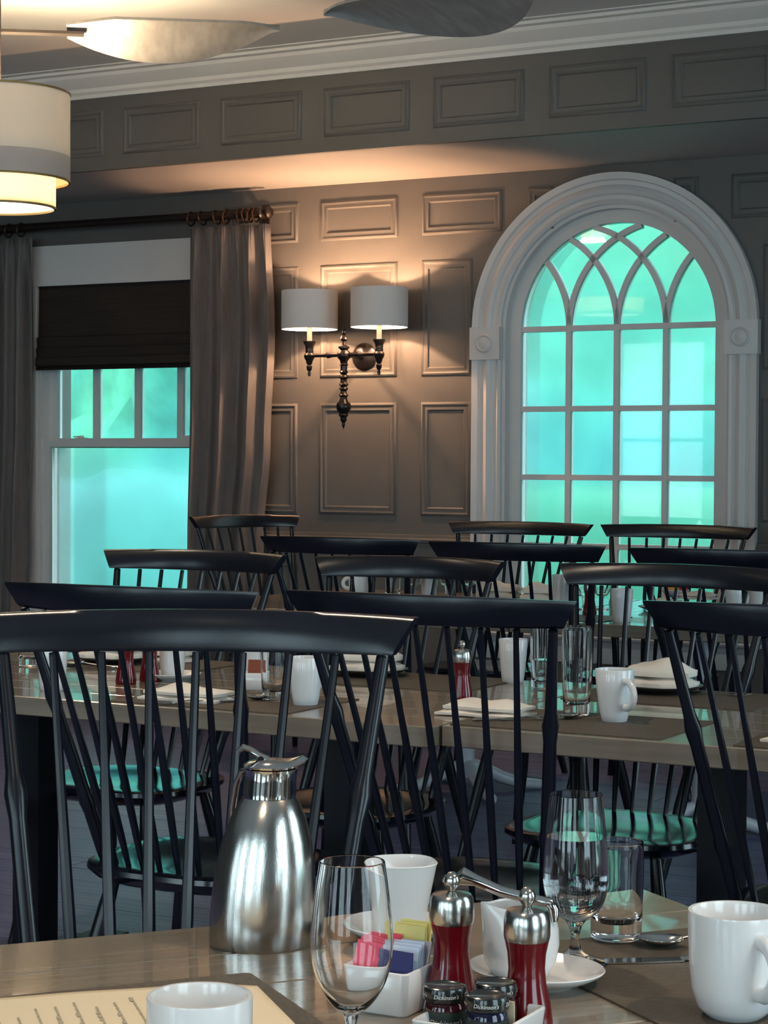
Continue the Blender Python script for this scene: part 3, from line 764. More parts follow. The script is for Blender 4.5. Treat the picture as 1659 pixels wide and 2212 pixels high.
# ================================================================ TABLES
TZ = 0.75
E1 = Vector((0.918, 0.397, 0)).normalized(); E2 = Vector((-E1.y, E1.x, 0)); A1 = math.atan2(E1.y, E1.x)
def table_top(x0, x1, y0, y1, n, t=0.042, along='x'):
    """slab of n boards"""
    out = []
    for k in range(n):
        a = y0 + (y1 - y0) * k / n; c = y0 + (y1 - y0) * (k + 1) / n
        out.append((x0, x1, a + (0.0006 if k else 0), c - (0.0006 if k < n - 1 else 0)))
    return out
def table(name, label, M, L, D, boards, cols, pedmat, group, post):
    t = bpy.data.objects.new(name, None); COL.objects.link(t); t.matrix_world = M
    tag(t, label, 'table', group)
    tp = part('tabletop', lambda bm: box(bm, 0.004, L - 0.004, 0.004, D - 0.004, TZ - 0.040, TZ - 0.004), TABLEW, t, smooth=False)
    for x0, x1, y0, y1 in table_top(0, L, 0, D, boards):
        o = part('board', lambda bm: box(bm, x0, x1, y0, y1, TZ - 0.042, TZ), TABLEW, tp, smooth=False)
        bv = o.modifiers.new('edge', 'BEVEL'); bv.width = 0.002; bv.segments = 1
    for cx, cy in cols: post(t, cx, cy, pedmat, M)
    return t
def post_black(t, cx, cy, m, M):
    part('pedestal', lambda bm: box(bm, cx - 0.040, cx + 0.040, cy - 0.040, cy + 0.040, 0.03, TZ - 0.06), m, t, smooth=False)
    part('top_plate', lambda bm: box(bm, cx - 0.10, cx + 0.10, cy - 0.28, cy + 0.28, TZ - 0.06, TZ - 0.042), m, t, smooth=False)
    part('foot_bar', lambda bm: box(bm, cx - 0.05, cx + 0.05, cy - 0.33, cy + 0.33, 0.0, 0.03), m, t, smooth=False)
def post_pale(t, cx, cy, m, M):
    part('column', lambda bm: lathe(bm, [(0.034, 0.06), (0.036, 0.1), (0.030, 0.14), (0.030, 0.62), (0.038, 0.66), (0.05, TZ - 0.06)], 24, Matrix.Translation((cx, cy, 0))), m, t)
    part('top_plate', lambda bm: box(bm, cx - 0.18, cx + 0.18, cy - 0.18, cy + 0.18, TZ - 0.06, TZ - 0.042), PEDB, t, smooth=False)
    for k in range(4):
        a = PI / 4 + k * PI / 2
        part('foot', lambda bm: tube(bm, [(cx + r * math.cos(a), cy + r * math.sin(a), z) for r, z in ((0.02, 0.11), (0.07, 0.09), (0.14, 0.055), (0.22, 0.028), (0.30, 0.02), (0.315, 0.02))],
                                     [0.022, 0.026, 0.025, 0.022, 0.0195, 0.012], 10), m, t)
# front table, its far right corner at (0.32, 2.505)
CORNER = Vector((0.320, 2.505, 0))
T1M = Matrix.Translation(CORNER - E1 * 1.9 - E2 * 0.92) @ Matrix.Rotation(A1, 4, 'Z')
table('dining_table', 'weathered oak table in the foreground carrying the steel carafe', T1M, 1.9, 0.92, 7, [(0.35, 0.46), (1.5, 0.46)], PEDB, 'oak dining tables', post_black)
def wall_table(label, u0, u1, w0, w1, boards, cols, pm, post):
    M = WALL_M @ Matrix.Translation((u0, -w1, 0))
    return table('dining_table', label, M, u1 - u0, w1 - w0, boards, [(u - u0, w1 - w) for u, w in cols], pm, 'oak dining tables', post)
wall_table('middle oak table on the left, two black pedestals, laid for four', 0.90, 2.748, 3.895, 4.80, 7, [(1.385, 4.33), (2.29, 4.33)], PEDB, post_black)
wall_table('middle oak table on the right, mugs and tall tumbler on it', 2.754, 4.35, 3.885, 4.765, 7, [(3.19, 4.33), (4.05, 4.33)], PEDB, post_black)
wall_table('oak table by the sconce wall on a pale pedestal', 0.30, 1.66, 0.94, 2.14, 8, [(1.09, 1.30)], PEDW, post_pale)
wall_table('oak table under the arched window on a pale pedestal', 1.668, 2.80, 0.94, 2.15, 8, [(2.22, 1.78)], PEDW, post_pale)

# ================================================================ TABLEWARE BUILDERS
def ring_handle(bm, r, z0, z1, out, rad=0.006):
    pts = []
    for k in range(13):
        a = PI * k / 12
        pts.append((r + out * math.sin(a), 0, (z0 + z1) / 2 + (z1 - z0) / 2 * math.cos(a)))
    pts[0] = (r - 0.003, 0, z1); pts[-1] = (r - 0.004, 0, z0)
    tube(bm, pts, rad, 10, flat=1.3)
def mug_b(r, h, rb, k=0.004):
    if r < 0.041 and h > 0.1:
        def b(bm):
            d = r - rb
            lathe(bm, [(0, 0.002), (rb * 0.85, 0.002), (rb * 0.9, 0.0), (rb, 0.003), (rb + d * 0.22, h * 0.16), (rb + d * 0.50, h * 0.38), (rb + d * 0.78, h * 0.65), (r, h * 0.985), (r - 0.001, h),
                       (r - 0.003, h), (r - 0.004, h * 0.97), (rb + d * 0.75 - k, h * 0.65), (rb + d * 0.48 - k, h * 0.38), (rb - k, 0.012), (0, 0.008)], 44)
        return b
    def b(bm):
        lathe(bm, [(0, 0.002), (rb * 0.82, 0.002), (rb * 0.86, 0.0), (rb, 0.003), (rb + (r - rb) * 0.45, h * 0.10), (rb + (r - rb) * 0.78, h * 0.28), (rb + (r - rb) * 0.94, h * 0.52), (r, h * 0.8), (r * 1.005, h * 0.985), (r, h),
                   (r - k * 0.8, h), (r - k * 1.1, h * 0.97), (rb + (r - rb) * 0.9 - k, h * 0.5), (rb + (r - rb) * 0.7 - k, h * 0.26), (rb * 0.9 - k, 0.010), (0, 0.008)], 48)
    return b
def mug(label, x, y, z, r, h, rb, face, group, name='coffee_mug', handle=True, cat='mug'):
    t = thing(name, label, cat, (x, y, z), face, group)
    link('body', shared('mug_body_%.3f_%.3f_%.3f' % (r, h, rb), mug_b(r, h, rb), PORC), t)
    if handle:
        link('handle', shared('mug_handle_%.3f_%.3f' % (r, h), lambda bm: ring_handle(bm, r * 0.985, h * 0.30, h * 0.80, h * 0.27), PORC), t)
    return t
def spl(P, n=5):
    """Catmull-Rom through the profile points"""
    out = []
    for i in range(len(P) - 1):
        p0, p1, p2, p3 = P[max(i - 1, 0)], P[i], P[i + 1], P[min(i + 2, len(P) - 1)]
        for k in range(n):
            t = k / n
            out.append(tuple(0.5 * (2 * p1[j] + (p2[j] - p0[j]) * t + (2 * p0[j] - 5 * p1[j] + 4 * p2[j] - p3[j]) * t * t + (3 * p1[j] - p0[j] - 3 * p2[j] + p3[j]) * t ** 3) for j in (0, 1)))
    return out + [tuple(P[-1][:2])]
def stem_glass(label, x, y, z, prof_out, prof_in, group, cat='glass', name='stemmed_glass', water=None, m=GLASS):
    t = thing(name, label, cat, (x, y, z), 0, group)
    # prof_out runs from the foot up to the rim, prof_in from the rim down inside the bowl
    nb = next(i for i, p in enumerate(prof_out) if p[2] == 'bowl')
    part('bowl', lambda bm: lathe(bm, [(0, prof_out[nb][1])] + spl([p[:2] for p in prof_out[nb:-1]]) + [prof_out[-1][:2]] + spl(prof_in[:-1]) + [prof_in[-1]], 64), m, t, angle=28)
    part('stem', lambda bm: lathe(bm, [(0, 0)] + spl([p[:2] for p in prof_out[:nb]]) + [(prof_out[nb][0] * 0.98, prof_out[nb][1] - 0.0004), (0, prof_out[nb][1] - 0.0004)], 32), GLASS, t)
    if water:
        part('water', lambda bm: lathe(bm, [water[0]] + spl(water[1:-1]) + [water[-1]], 64), WATER, t)
    return t
def tumbler(label, x, y, z, r, h, rb, base, group, name='tumbler', cat='glass', level=0.0):
    key = 'tumbler_%.3f_%.3f_%.3f' % (r, h, rb)
    t = thing(name, label, cat, (x, y, z), 0, group)
    def b(bm):
        lathe(bm, [(0, 0.001), (rb * 0.8, 0.001)] + spl([(rb, 0.003), (rb + (r - rb) * 0.5, h * 0.3), (r, h * 0.7), (r * 0.985, h - 0.001)]) + [(r * 0.972, h)] + spl([(r * 0.958, h - 0.001),
                   (r - 0.0020, h * 0.7), (rb + (r - rb) * 0.5 - 0.0020, h * 0.3), (rb - 0.004, base + 0.006), (rb - 0.010, base)]) + [(0, base)], 48)
    link('body', shared(key, b, GLASS, angle=28), t)
    if level:
        part('water', lambda bm: lathe(bm, [(0, base + 0.0006), (rb - 0.010, base + 0.0006), (rb - 0.0048, base + 0.005), (rb + (r - rb) * 0.5 - 0.0032, h * 0.3), (r - 0.0034, level), (0, level)], 40), WATER, t)
    return t
def mill(label, x, y, z, group, name='pepper_mill', cat='mill', face=0.0):
    t = thing(name, label, cat, (x, y, z), face, group)
    link('body', shared('mill_body', lambda bm: lathe(bm, [(0, 0), (0.0235, 0), (0.0245, 0.002), (0.0245, 0.010), (0.0225, 0.025), (0.0182, 0.045), (0.0170, 0.058), (0.0180, 0.072), (0.0205, 0.084), (0.0, 0.084)], 40), REDM), t)
    link('metal_cap', shared('mill_cap', lambda bm: lathe(bm, [(0, 0.0842), (0.0208, 0.0842), (0.0217, 0.089), (0.0216, 0.100), (0.0205, 0.108), (0.0185, 0.1115), (0.010, 0.1135), (0.004, 0.114), (0, 0.114)], 40), STEEL), t)
    link('knob', shared('mill_knob', lambda bm: lathe(bm, [(0, 0.1138), (0.004, 0.1142), (0.0045, 0.116), (0.0072, 0.120), (0.0080, 0.124), (0.0068, 0.129), (0.003, 0.1325), (0, 0.133)], 24), STEEL), t)
    return t
def saucer_prof(r):
    return [(0, 0.001), (r * 0.55, 0.001), (r * 0.57, 0.0), (r * 0.62, 0.003), (r * 0.85, 0.009), (r * 0.99, 0.015), (r, 0.0165), (r * 0.985, 0.0175), (r * 0.84, 0.0125), (r * 0.6, 0.006), (r * 0.5, 0.0042), (0, 0.0042)]
def saucer(label, x, y, z, r, group=None, m=PORC, name='saucer', cat='saucer', sx=1.0, face=0.0):
    o = link(name, shared('%s_%.3f_%s_%.2f' % (name, r, m.name, sx), lambda bm: lathe(bm, saucer_prof(r), 48, None, sx, 1.0), m))
    o.location = (x, y, z); o.rotation_euler = (0, 0, face)
    return tag(o, label, cat, group)
def napkin(label, x, y, z, face, L, D, Hh, group, seed):
    t = thing('napkin', label, 'napkin', (x, y, z), face, group)
    rnd = random.Random(seed); ph = [rnd.uniform(0, 6) for _ in range(6)]
    def layer(z0, z1, l, d, ox, sd):
        def b(bm):
            nx, ny = 18, 8
            def top(i, j):
                a, c = i / nx, j / ny
                e = (1 - abs(2 * c - 1) ** 2.6) * (1 - abs(2 * a - 1) ** 5)
                w = (0.0022 + Hh * 0.05) * math.sin(9 * a + ph[sd]) + (0.0018 + Hh * 0.04) * math.sin(7 * c + 5 * a + ph[sd + 1])
                return Vector((ox + (a - 0.5) * l + 0.003 * math.sin(8 * c + ph[sd]), (c - 0.5) * d + 0.003 * math.sin(7 * a + ph[sd + 1]), z0 + (z1 - z0) * (0.35 + 0.65 * e) + w * e))
            vt = [[bm.verts.new(top(i, j)) for j in range(ny + 1)] for i in range(nx + 1)]
            vb = [[bm.verts.new(Vector((v.co.x * 0.992, v.co.y * 0.985, z0))) for v in r] for r in vt]
            for i in range(nx):
                for j in range(ny):
                    bm.faces.new((vt[i][j], vt[i + 1][j], vt[i + 1][j + 1], vt[i][j + 1]))
                    bm.faces.new((vb[i][j], vb[i][j + 1], vb[i + 1][j + 1], vb[i + 1][j]))
            rim = [(i, 0) for i in range(nx)] + [(nx, j) for j in range(ny)] + [(i, ny) for i in range(nx, 0, -1)] + [(0, j) for j in range(ny, 0, -1)]
            for q in range(len(rim)):
                (a, c), (a2, c2) = rim[q], rim[(q + 1) % len(rim)]
                bm.faces.new((vt[a][c], vt[a2][c2], vb[a2][c2], vb[a][c]))
        return b
    part('lower_fold', layer(0.0, Hh * 0.48, L, D, 0.0, 0), LINENN, t, angle=60)
    part('upper_fold', layer(Hh * 0.42, Hh, L * 0.92, D * 0.9, L * 0.03, 2), LINENN, t, angle=60)
    return t
def spoon(label, x, y, z, face, group, L=0.175, name='teaspoon', cat='spoon', bw=0.018, tilt=0.0, up=1):
    t = thing(name, label, cat, (x, y, z), face, group)
    def bowl(bm):
        n = 12
        def fn(a, c):
            xx = (a - 0.5) * 0.052; hw = bw * math.sqrt(max(0.0, 1 - (2 * a - 1) ** 2)) * (1.0 - 0.15 * (a - 0.5)) + 0.0004
            yy = (2 * c - 1) * hw
            dep = 0.009 * max(0, 1 - (2 * a - 1) ** 2) * (1 - (2 * c - 1) ** 2)
            return Vector((L * 0.5 - 0.026 + xx, yy, 0.0105 - dep))
        vs = grid(bm, n, 8, fn)
    o = part('bowl', bowl, CHROME, t, angle=80)
    s = o.modifiers.new('t', 'SOLIDIFY'); s.thickness = 0.0012
    part('handle', lambda bm: tube(bm, [(L * 0.5 - 0.050, 0, 0.0105), (L * 0.5 - 0.06, 0, 0.0135), (L * 0.2, 0, 0.011), (0, 0, 0.007), (-L * 0.3, 0, 0.004), (-L * 0.48, 0, 0.003), (-L * 0.5, 0, 0.003)],
                                   [0.0030, 0.0028, 0.0030, 0.0036, 0.0050, 0.0062, 0.0035], 10, flat=0.45), CHROME, t)
    return t
def fork(label, x, y, z, face, group, L=0.19):
    t = thing('fork', label, 'fork', (x, y, z), face, group)
    part('handle', lambda bm: tube(bm, [(L * 0.22, 0, 0.006), (L * 0.1, 0, 0.008), (-L * 0.2, 0, 0.004), (-L * 0.48, 0, 0.0025), (-L * 0.5, 0, 0.0025)], [0.0032, 0.0028, 0.0042, 0.0058, 0.003], 8, flat=0.4), CHROME, t)
    def head(bm):
        loops(bm, [[Vector((xx, s * hw, zz + d)) for s, d in ((-1, 0), (1, 0), (1, 0.0016), (-1, 0.0016))] for xx, hw, zz in ((L * 0.21, 0.003, 0.0055), (L * 0.25, 0.010, 0.004), (L * 0.31, 0.0118, 0.003))])
    part('head', head, CHROME, t)
    for k in range(4):
        yy = -0.0098 + k * 0.00653
        part('tine', lambda bm: tube(bm, [(L * 0.305, yy, 0.0038), (L * 0.4, yy, 0.003), (L * 0.5, yy, 0.0065)], [0.0019, 0.0017, 0.0008], 6), CHROME, t)
    return t
def knife(label, x, y, z, face, group, L=0.21):
    t = thing('table_knife', label, 'knife', (x, y, z), face, group)
    part('blade', lambda bm: loops(bm, [[Vector((xx, a, 0.0005)), Vector((xx, b_, 0.0005)), Vector((xx, b_, 0.0022)), Vector((xx, a, 0.003))] for xx, a, b_ in ((0, -0.006, 0.007), (L * 0.2, -0.007, 0.009), (L * 0.42, -0.007, 0.008), (L * 0.49, -0.006, 0.002), (L * 0.5, -0.005, -0.003))]), CHROME, t, angle=25)
    part('handle', lambda bm: tube(bm, [(0.002, 0, 0.0028), (-L * 0.25, 0, 0.0035), (-L * 0.48, 0, 0.004), (-L * 0.5, 0, 0.004)], [0.0055, 0.0068, 0.0082, 0.005], 10, flat=0.5), CHROME, t)
    return t
def placemat(label, x, y, face, L, D, group):
    o = link('placemat', shared('placemat_%.2f_%.2f' % (L, D), lambda bm: loops(bm, [rrect(-L / 2, L / 2, -D / 2, D / 2, 0.006, z, 2) for z in (0.0003, 0.0022)]), MATM))
    o.location = (x, y, TZ); o.rotation_euler = (0, 0, face)
    return tag(o, label, 'placemat', group)
MZ = TZ + 0.0023                                # on top of a placemat

# ================================================================ FRONT TABLE
GM = 'placemats on the front table'
def t1(e1, e2):                                # along the far edge, away from us
    return E1 * e1 + E2 * e2
p = t1(0.697 - 0.225, 1.95 - 0.165); placemat('brown woven placemat under the printed menu, lower left', p.x, p.y, A1, 0.45, 0.33, GM)
p = t1(0.985 + 0.146, 1.955 - 0.225); placemat('brown woven placemat under the goblet, spoon and knife, lower right', p.x, p.y, A1 + PI / 2, 0.45, 0.292, GM)

# menu sheet
def menu_w(a, c): return 0.0012 + 0.0022 * (0.5 + 0.5 * math.sin(16 * a + 3 * c)) * (0.3 + 0.7 * c)
MEN_O = Vector((-0.130, 2.030, MZ)); MEN_X = Vector((-0.955, -0.296, 0)); MEN_Y = Vector((0.296, -0.955, 0))
menu = thing('menu', 'cream paper menu with slanting print lying under the near cup', 'menu', MEN_O)
def menu_pt(a, c):
    L, D = 0.36, 0.27
    cut = max(0.0, 0.055 - a * L) * 0.45
    return MEN_X * (a * L) + MEN_Y * (cut * (1 - c) + c * D) + Vector((0, 0, menu_w(a, c)))
mo = part('sheet', lambda bm: grid(bm, 36, 24, menu_pt), PAPER, menu, angle=180)
s_ = mo.modifiers.new('t', 'SOLIDIFY'); s_.thickness = 0.0005; s_.offset = 1
rn = random.Random(4)
def print_b(bm):
    for k in range(16):
        a = 0.10 + k * 0.052
        c = 0.13 + 0.07 * rn.random() + (0.1 if k % 4 == 3 else 0)
        while c < 0.95:
            ln = rn.uniform(0.02, 0.06)
            wd = 0.0022 if rn.random() < 0.75 else 0.004
            q = []
            for aa, cc in ((a, c), (a, c + ln), (a + wd / 0.36, c + ln), (a + wd / 0.36, c)):
                q.append(bm.verts.new(menu_pt(aa + (cc - 0.5) * 0.02, cc) + Vector((0, 0, 0.0007))))
            bm.faces.new(q)
            c += ln + 0.012
        if k % 5 == 4: pass
po = part('print', print_b, INK, menu, smooth=False, label='grey printed lines'); po['kind'] = 'stuff'

mug('white cup with beige light inside, standing on the cream menu', -0.144, 1.607, MZ + 0.0042, 0.042, 0.0925, 0.034, R(85), None, name='coffee_cup', cat='cup')
mug('large white mug at the right edge of the front table', 0.334, 1.912, MZ, 0.0445, 0.100, 0.029, R(-69), 'white mugs')

# carafe
car = thing('carafe', 'brushed steel coffee carafe with polished lid on the front table', 'carafe', (-0.131, 2.20, TZ), R(4))
SH = 0.055
part('body', lambda bm: lathe(bm, [(0, 0.0015), (0.054, 0.0015), (0.0556, 0.0), (0.0565, 0.003), (0.0570, 0.030), (0.0562, 0.060), (0.0535, 0.088), (0.0485, 0.114), (0.0405, 0.139), (0.0330, 0.154), (0.0292, 0.160), (0, 0.160)], 64, None, 1.0, 0.9, SH), STEEL, car)
part('collar', lambda bm: lathe(bm, [(0.0285, 0.1602), (0.0287, 0.166), (0.0280, 0.178), (0.0284, 0.188), (0.0290, 0.191), (0.0262, 0.1915), (0.0255, 0.1605)], 48, None, 1, 0.95, SH), CHROME, car)
def lid_b(bm):
    n = 40; rings = []
    for r, z in ((0.0252, 0.1915), (0.0300, 0.1925), (0.0305, 0.1945), (0.026, 0.198), (0.018, 0.2005), (0.008, 0.202)):
        ring = []
        for k in range(n):
            a = 2 * PI * k / n
            sp = max(0, math.cos(a)) ** 6
            ring.append(Vector((r * math.cos(a) * (1 + 0.32 * sp * (r > 0.024)) + SH * z, r * 0.95 * math.sin(a) * (1 - 0.25 * sp), z + 0.007 * sp * (r > 0.024) - 0.003 * sp * (r < 0.02))))
        rings.append(ring)
    loops(bm, rings)
part('lid', lid_b, CHROME, car)
part('thumb_lever', lambda bm: tube(bm, [(SH * 0.2 - 0.004, 0, 0.2005), (SH * 0.2 - 0.014, 0, 0.205), (SH * 0.2 - 0.024, 0, 0.212), (SH * 0.2 - 0.031, 0, 0.214), (SH * 0.2 - 0.037, 0, 0.209)], [0.0075, 0.007, 0.0065, 0.007, 0.0045], 12, flat=0.55), CHROME, car)
part('hinge', lambda bm: tube(bm, [(SH * 0.2 - 0.012, -0.010, 0.202), (SH * 0.2 - 0.012, 0.010, 0.202)], 0.0035, 10), CHROME, car)
part('handle', lambda bm: tube(bm, [(SH * 0.19 - 0.024, 0.010, 0.188), (SH * 0.19 - 0.031, 0.018, 0.186), (SH * 0.17 - 0.036, 0.032, 0.170), (-0.031, 0.048, 0.140), (-0.031, 0.056, 0.105), (-0.028, 0.047, 0.075)], [0.003, 0.0042, 0.0045, 0.0045, 0.0045, 0.004], 12, flat=0.8), CHROME, car)

# wine glass in front of the caddy, and the goblet of water
stem_glass('empty stemmed wine glass in front of the steel carafe', -0.024, 1.64, TZ,
           [(0.034, 0.0003, 'f'), (0.0345, 0.0015, 'f'), (0.024, 0.0035, 'f'), (0.008, 0.007, 'f'), (0.0042, 0.014, 'f'), (0.0036, 0.04, 'f'), (0.0040, 0.066, 'f'), (0.0065, 0.076, 'bowl'), (0.016, 0.0835, 'b'), (0.0255, 0.097, 'b'), (0.0315, 0.114, 'b'), (0.0336, 0.131, 'b'), (0.0330, 0.148, 'b'), (0.0300, 0.175, 'b'), (0.0266, 0.1995, 'b'), (0.0260, 0.2003, 'b')],
           [(0.0256, 0.1995), (0.0292, 0.175), (0.0322, 0.148), (0.0328, 0.131), (0.0307, 0.1145), (0.0245, 0.098), (0.0145, 0.086), (0.005, 0.081), (0, 0.0805)], None, name='wine_glass', cat='wine glass')
stem_glass('stemmed goblet three-quarters full of iced water on the right placemat', 0.202, 2.113, MZ,
           [(0.033, 0.0003, 'f'), (0.0335, 0.0015, 'f'), (0.020, 0.006, 'f'), (0.009, 0.012, 'f'), (0.0052, 0.020, 'f'), (0.0048, 0.030, 'f'), (0.0075, 0.040, 'f'), (0.012, 0.046, 'bowl'), (0.0225, 0.053, 'b'), (0.0300, 0.065, 'b'), (0.0338, 0.082, 'b'), (0.0340, 0.098, 'b'), (0.0325, 0.122, 'b'), (0.0300, 0.150, 'b'), (0.0276, 0.1765, 'b'), (0.0270, 0.1772, 'b')],
           [(0.0266, 0.1765), (0.0291, 0.150), (0.0316, 0.122), (0.0330, 0.098), (0.0328, 0.0825), (0.0290, 0.067), (0.0210, 0.0565), (0.011, 0.0515), (0, 0.0505)],
           None, name='water_goblet', cat='goblet',
           water=[(0, 0.0502), (0.0112, 0.0512), (0.0213, 0.0563), (0.0292, 0.0668), (0.0330, 0.0824), (0.0332, 0.098), (0.0318, 0.122), (0.0308, 0.1325), (0, 0.1325)])
tumbler('short thick-bottomed tumbler standing behind the water goblet', 0.257, 2.220, MZ, 0.0297, 0.108, 0.0275, 0.020, None)

# mills
GMILL = 'red pepper and salt mills'
mill('red mill with steel cap on the front table, behind the jam jars on the left', 0.067, 1.935, TZ, GMILL)
mill('red mill with steel cap on the front table, nearest and right of the jam jars', 0.134, 1.867, TZ, GMILL)

# cup on a saucer behind the caddy
saucer('white saucer under the tall white cup behind the sugar caddy', 0.018, 2.232, TZ, 0.062)
tc_ = thing('tall_cup', 'tall white conical cup on the saucer behind the sugar caddy', 'cup', (0.022, 2.228, TZ + 0.0045), R(10))
def sq_ring(r, z, e):
    out = []
    for k in range(48):
        a = 2 * PI * k / 48; c, s = math.cos(a), math.sin(a)
        out.append(Vector((r * math.copysign(abs(c) ** e, c), r * math.copysign(abs(s) ** e, s), z)))
    return out
part('body', lambda bm: loops(bm, [sq_ring(0.020, 0.0, 1), sq_ring(0.0235, 0.002, 0.95), sq_ring(0.027, 0.02, 0.88), sq_ring(0.032, 0.05, 0.8), sq_ring(0.0375, 0.078, 0.78), sq_ring(0.0385, 0.0805, 0.78), sq_ring(0.0372, 0.0815, 0.78),
                                   sq_ring(0.0350, 0.078, 0.78), sq_ring(0.0295, 0.05, 0.8), sq_ring(0.0245, 0.02, 0.88), sq_ring(0.018, 0.007, 1)]), PORC, tc_)

# creamer on its plate, spoon across it
saucer('white oval bread plate under the cream jug, right of the mills', 0.156, 2.038, TZ, 0.062, name='bread_plate', cat='plate', sx=1.15, face=R(-35))
cj = thing('cream_jug', 'rounded white cream jug on the plate between the red mills', 'jug', (0.140, 2.043, TZ + 0.0075), R(200))
def jug_b(bm):
    n = 48; rings = []
    for r, z in ((0.026, 0), (0.030, 0.003), (0.0365, 0.016), (0.0395, 0.032), (0.0385, 0.048), (0.0345, 0.062), (0.032, 0.070), (0.0312, 0.071), (0.0302, 0.069), (0.033, 0.060), (0.036, 0.047), (0.037, 0.032), (0.030, 0.010)):
        ring = []
        for k in range(n):
            a = 2 * PI * k / n; sp = max(0, math.cos(a)) ** 8 * max(0, (z - 0.05) / 0.02)
            ring.append(Vector((r * math.cos(a) * (1 + 0.35 * sp), r * math.sin(a), z + 0.005 * sp)))
        rings.append(ring)
    loops(bm, rings)
part('body', jug_b, PORC, cj)
sv = thing('serving_spoon', 'polished steel spoon lying across the white cream jug behind the mills', 'spoon', (0.135, 2.030, TZ + 0.0815), 0)
part('handle', lambda bm: tube(bm, [(-0.060, 0.02, 0.020), (-0.052, 0.018, 0.024), (-0.040, 0.015, 0.0205), (-0.015, 0.008, 0.011), (0.020, 0.0, 0.004), (0.034, -0.004, 0.002), (0.037, -0.005, -0.004), (0.038, -0.006, -0.016)],
                               [0.005, 0.0095, 0.0060, 0.0055, 0.0055, 0.0050, 0.0050, 0.0035], 14), CHROME, sv)
part('bowl', lambda bm: lathe(bm, [(0, -0.004), (0.008, -0.0025), (0.0105, 0.0), (0.009, 0.003), (0, 0.0045)], 20, Matrix.Translation((-0.064, 0.021, 0.019))), CHROME, sv)

# sugar caddy with its packets
CAD = Vector((0.024, 1.898, TZ)); EA = Vector((-0.882, 0.471, 0)); EB = Vector((0.471, 0.882, 0))
cad = bpy.data.objects.new('sugar_caddy', None); COL.objects.link(cad)
cad.matrix_world = Matrix.Translation(CAD + EA * 0.036 + EB * 0.042) @ Matrix.Rotation(math.atan2(EB.y, EB.x), 4, 'Z')   # local x along EB, y along EA
tag(cad, 'white rectangular ceramic caddy full of sweetener packets', 'caddy')
def dish_b(lx, ly, h, fl=0.004):
    def b(bm):
        loops(bm, [rrect(-lx + fl, lx - fl, -ly + fl, ly - fl, 0.007, 0.0), rrect(-lx + fl * 0.6, lx - fl * 0.6, -ly + fl * 0.6, ly - fl * 0.6, 0.008, 0.002), rrect(-lx, lx, -ly, ly, 0.007, h - 0.001), rrect(-lx + 0.001, lx - 0.001, -ly + 0.001, ly - 0.001, 0.007, h),
                   rrect(-lx + 0.003, lx - 0.003, -ly + 0.003, ly - 0.003, 0.006, h), rrect(-lx + 0.004, lx - 0.004, -ly + 0.004, ly - 0.004, 0.006, h - 0.002), rrect(-lx + fl + 0.004, lx - fl - 0.004, -ly + fl + 0.004, ly - fl - 0.004, 0.004, 0.005)])
    return b
part('dish', dish_b(0.042, 0.036, 0.042), PORC, cad, angle=50)
def packet_b(bm):
    loops(bm, [[Vector((x, y, z)) for x, y in ((-0.0165, -t), (0.0165, -t), (0.0165, t), (-0.0165, t))] for z, t in ((0, 0.0004), (0.005, 0.0006), (0.014, 0.0019), (0.036, 0.0020), (0.050, 0.0006), (0.054, 0.0004))])
PKM = {}
def packet(kind, m, label, bx, by, tilt, yaw, n, pitch, z=0.007):
    if kind not in PKM: PKM[kind] = mesh('packet', packet_b, m, angle=60)
    for k in range(n):
        o = link('sweetener_packet', PKM[kind])
        o.matrix_world = cad.matrix_world @ Matrix.Translation((bx + pitch * k, by, z + 0.0015 * (k % 3))) @ Matrix.Rotation(yaw, 4, 'Z') @ Matrix.Rotation(tilt + 0.02 * k, 4, 'X') @ Matrix.Rotation(rn.uniform(-0.03, 0.03), 4, 'Y')
        tag(o, label, 'packet', kind + ' packets in the caddy')
packet('pink', PINK, 'pink sweetener packet in the white caddy', -0.029, 0.0160, R(14), R(86), 6, 0.0056, 0.011)
packet('navy', NAVY, 'navy blue packet at the near end of the caddy', -0.0305, -0.0155, R(10), R(84), 1, 0.0042, 0.0055)
packet('white and blue', PALEB, 'pale blue and white packet leaning at the right in the caddy', -0.024, -0.0160, R(16), R(97), 5, 0.0056, 0.009)
packet('yellow', YELL, 'yellow packet at the back of the caddy', 0.016, -0.006, R(6), R(92), 3, 0.0050, 0.020)

# jam dish and jars
jd = bpy.data.objects.new('jam_dish', None); COL.objects.link(jd)
jd.matrix_world = Matrix.Translation((0.088, 1.815, TZ)) @ Matrix.Rotation(math.atan2(EB.y, EB.x), 4, 'Z')
tag(jd, 'white rectangular ceramic dish holding the three dark jam jars', 'dish')
part('dish', dish_b(0.052, 0.044, 0.030), PORC, jd, angle=50)
def text_mesh(txt, size):
    cu = bpy.data.curves.new('lettering', 'FONT'); cu.body = txt; cu.size = size; cu.align_x = 'CENTER'; cu.shear = 0.3; cu.extrude = 0.0
    ob = bpy.data.objects.new('lettering', cu); COL.objects.link(ob)
    dg = bpy.context.evaluated_depsgraph_get(); me = bpy.data.meshes.new_from_object(ob.evaluated_get(dg))
    bpy.data.objects.remove(ob); bpy.data.curves.remove(cu)
    return me
def wrap_text(txt, size, r, z, ang, m):
    me = text_mesh(txt, size)
    for v in me.vertices:
        a = ang + v.co.x / r
        v.co = Vector((r * math.cos(a), r * math.sin(a), z + v.co.y))
    me.materials.clear(); me.materials.append(m)
    return me
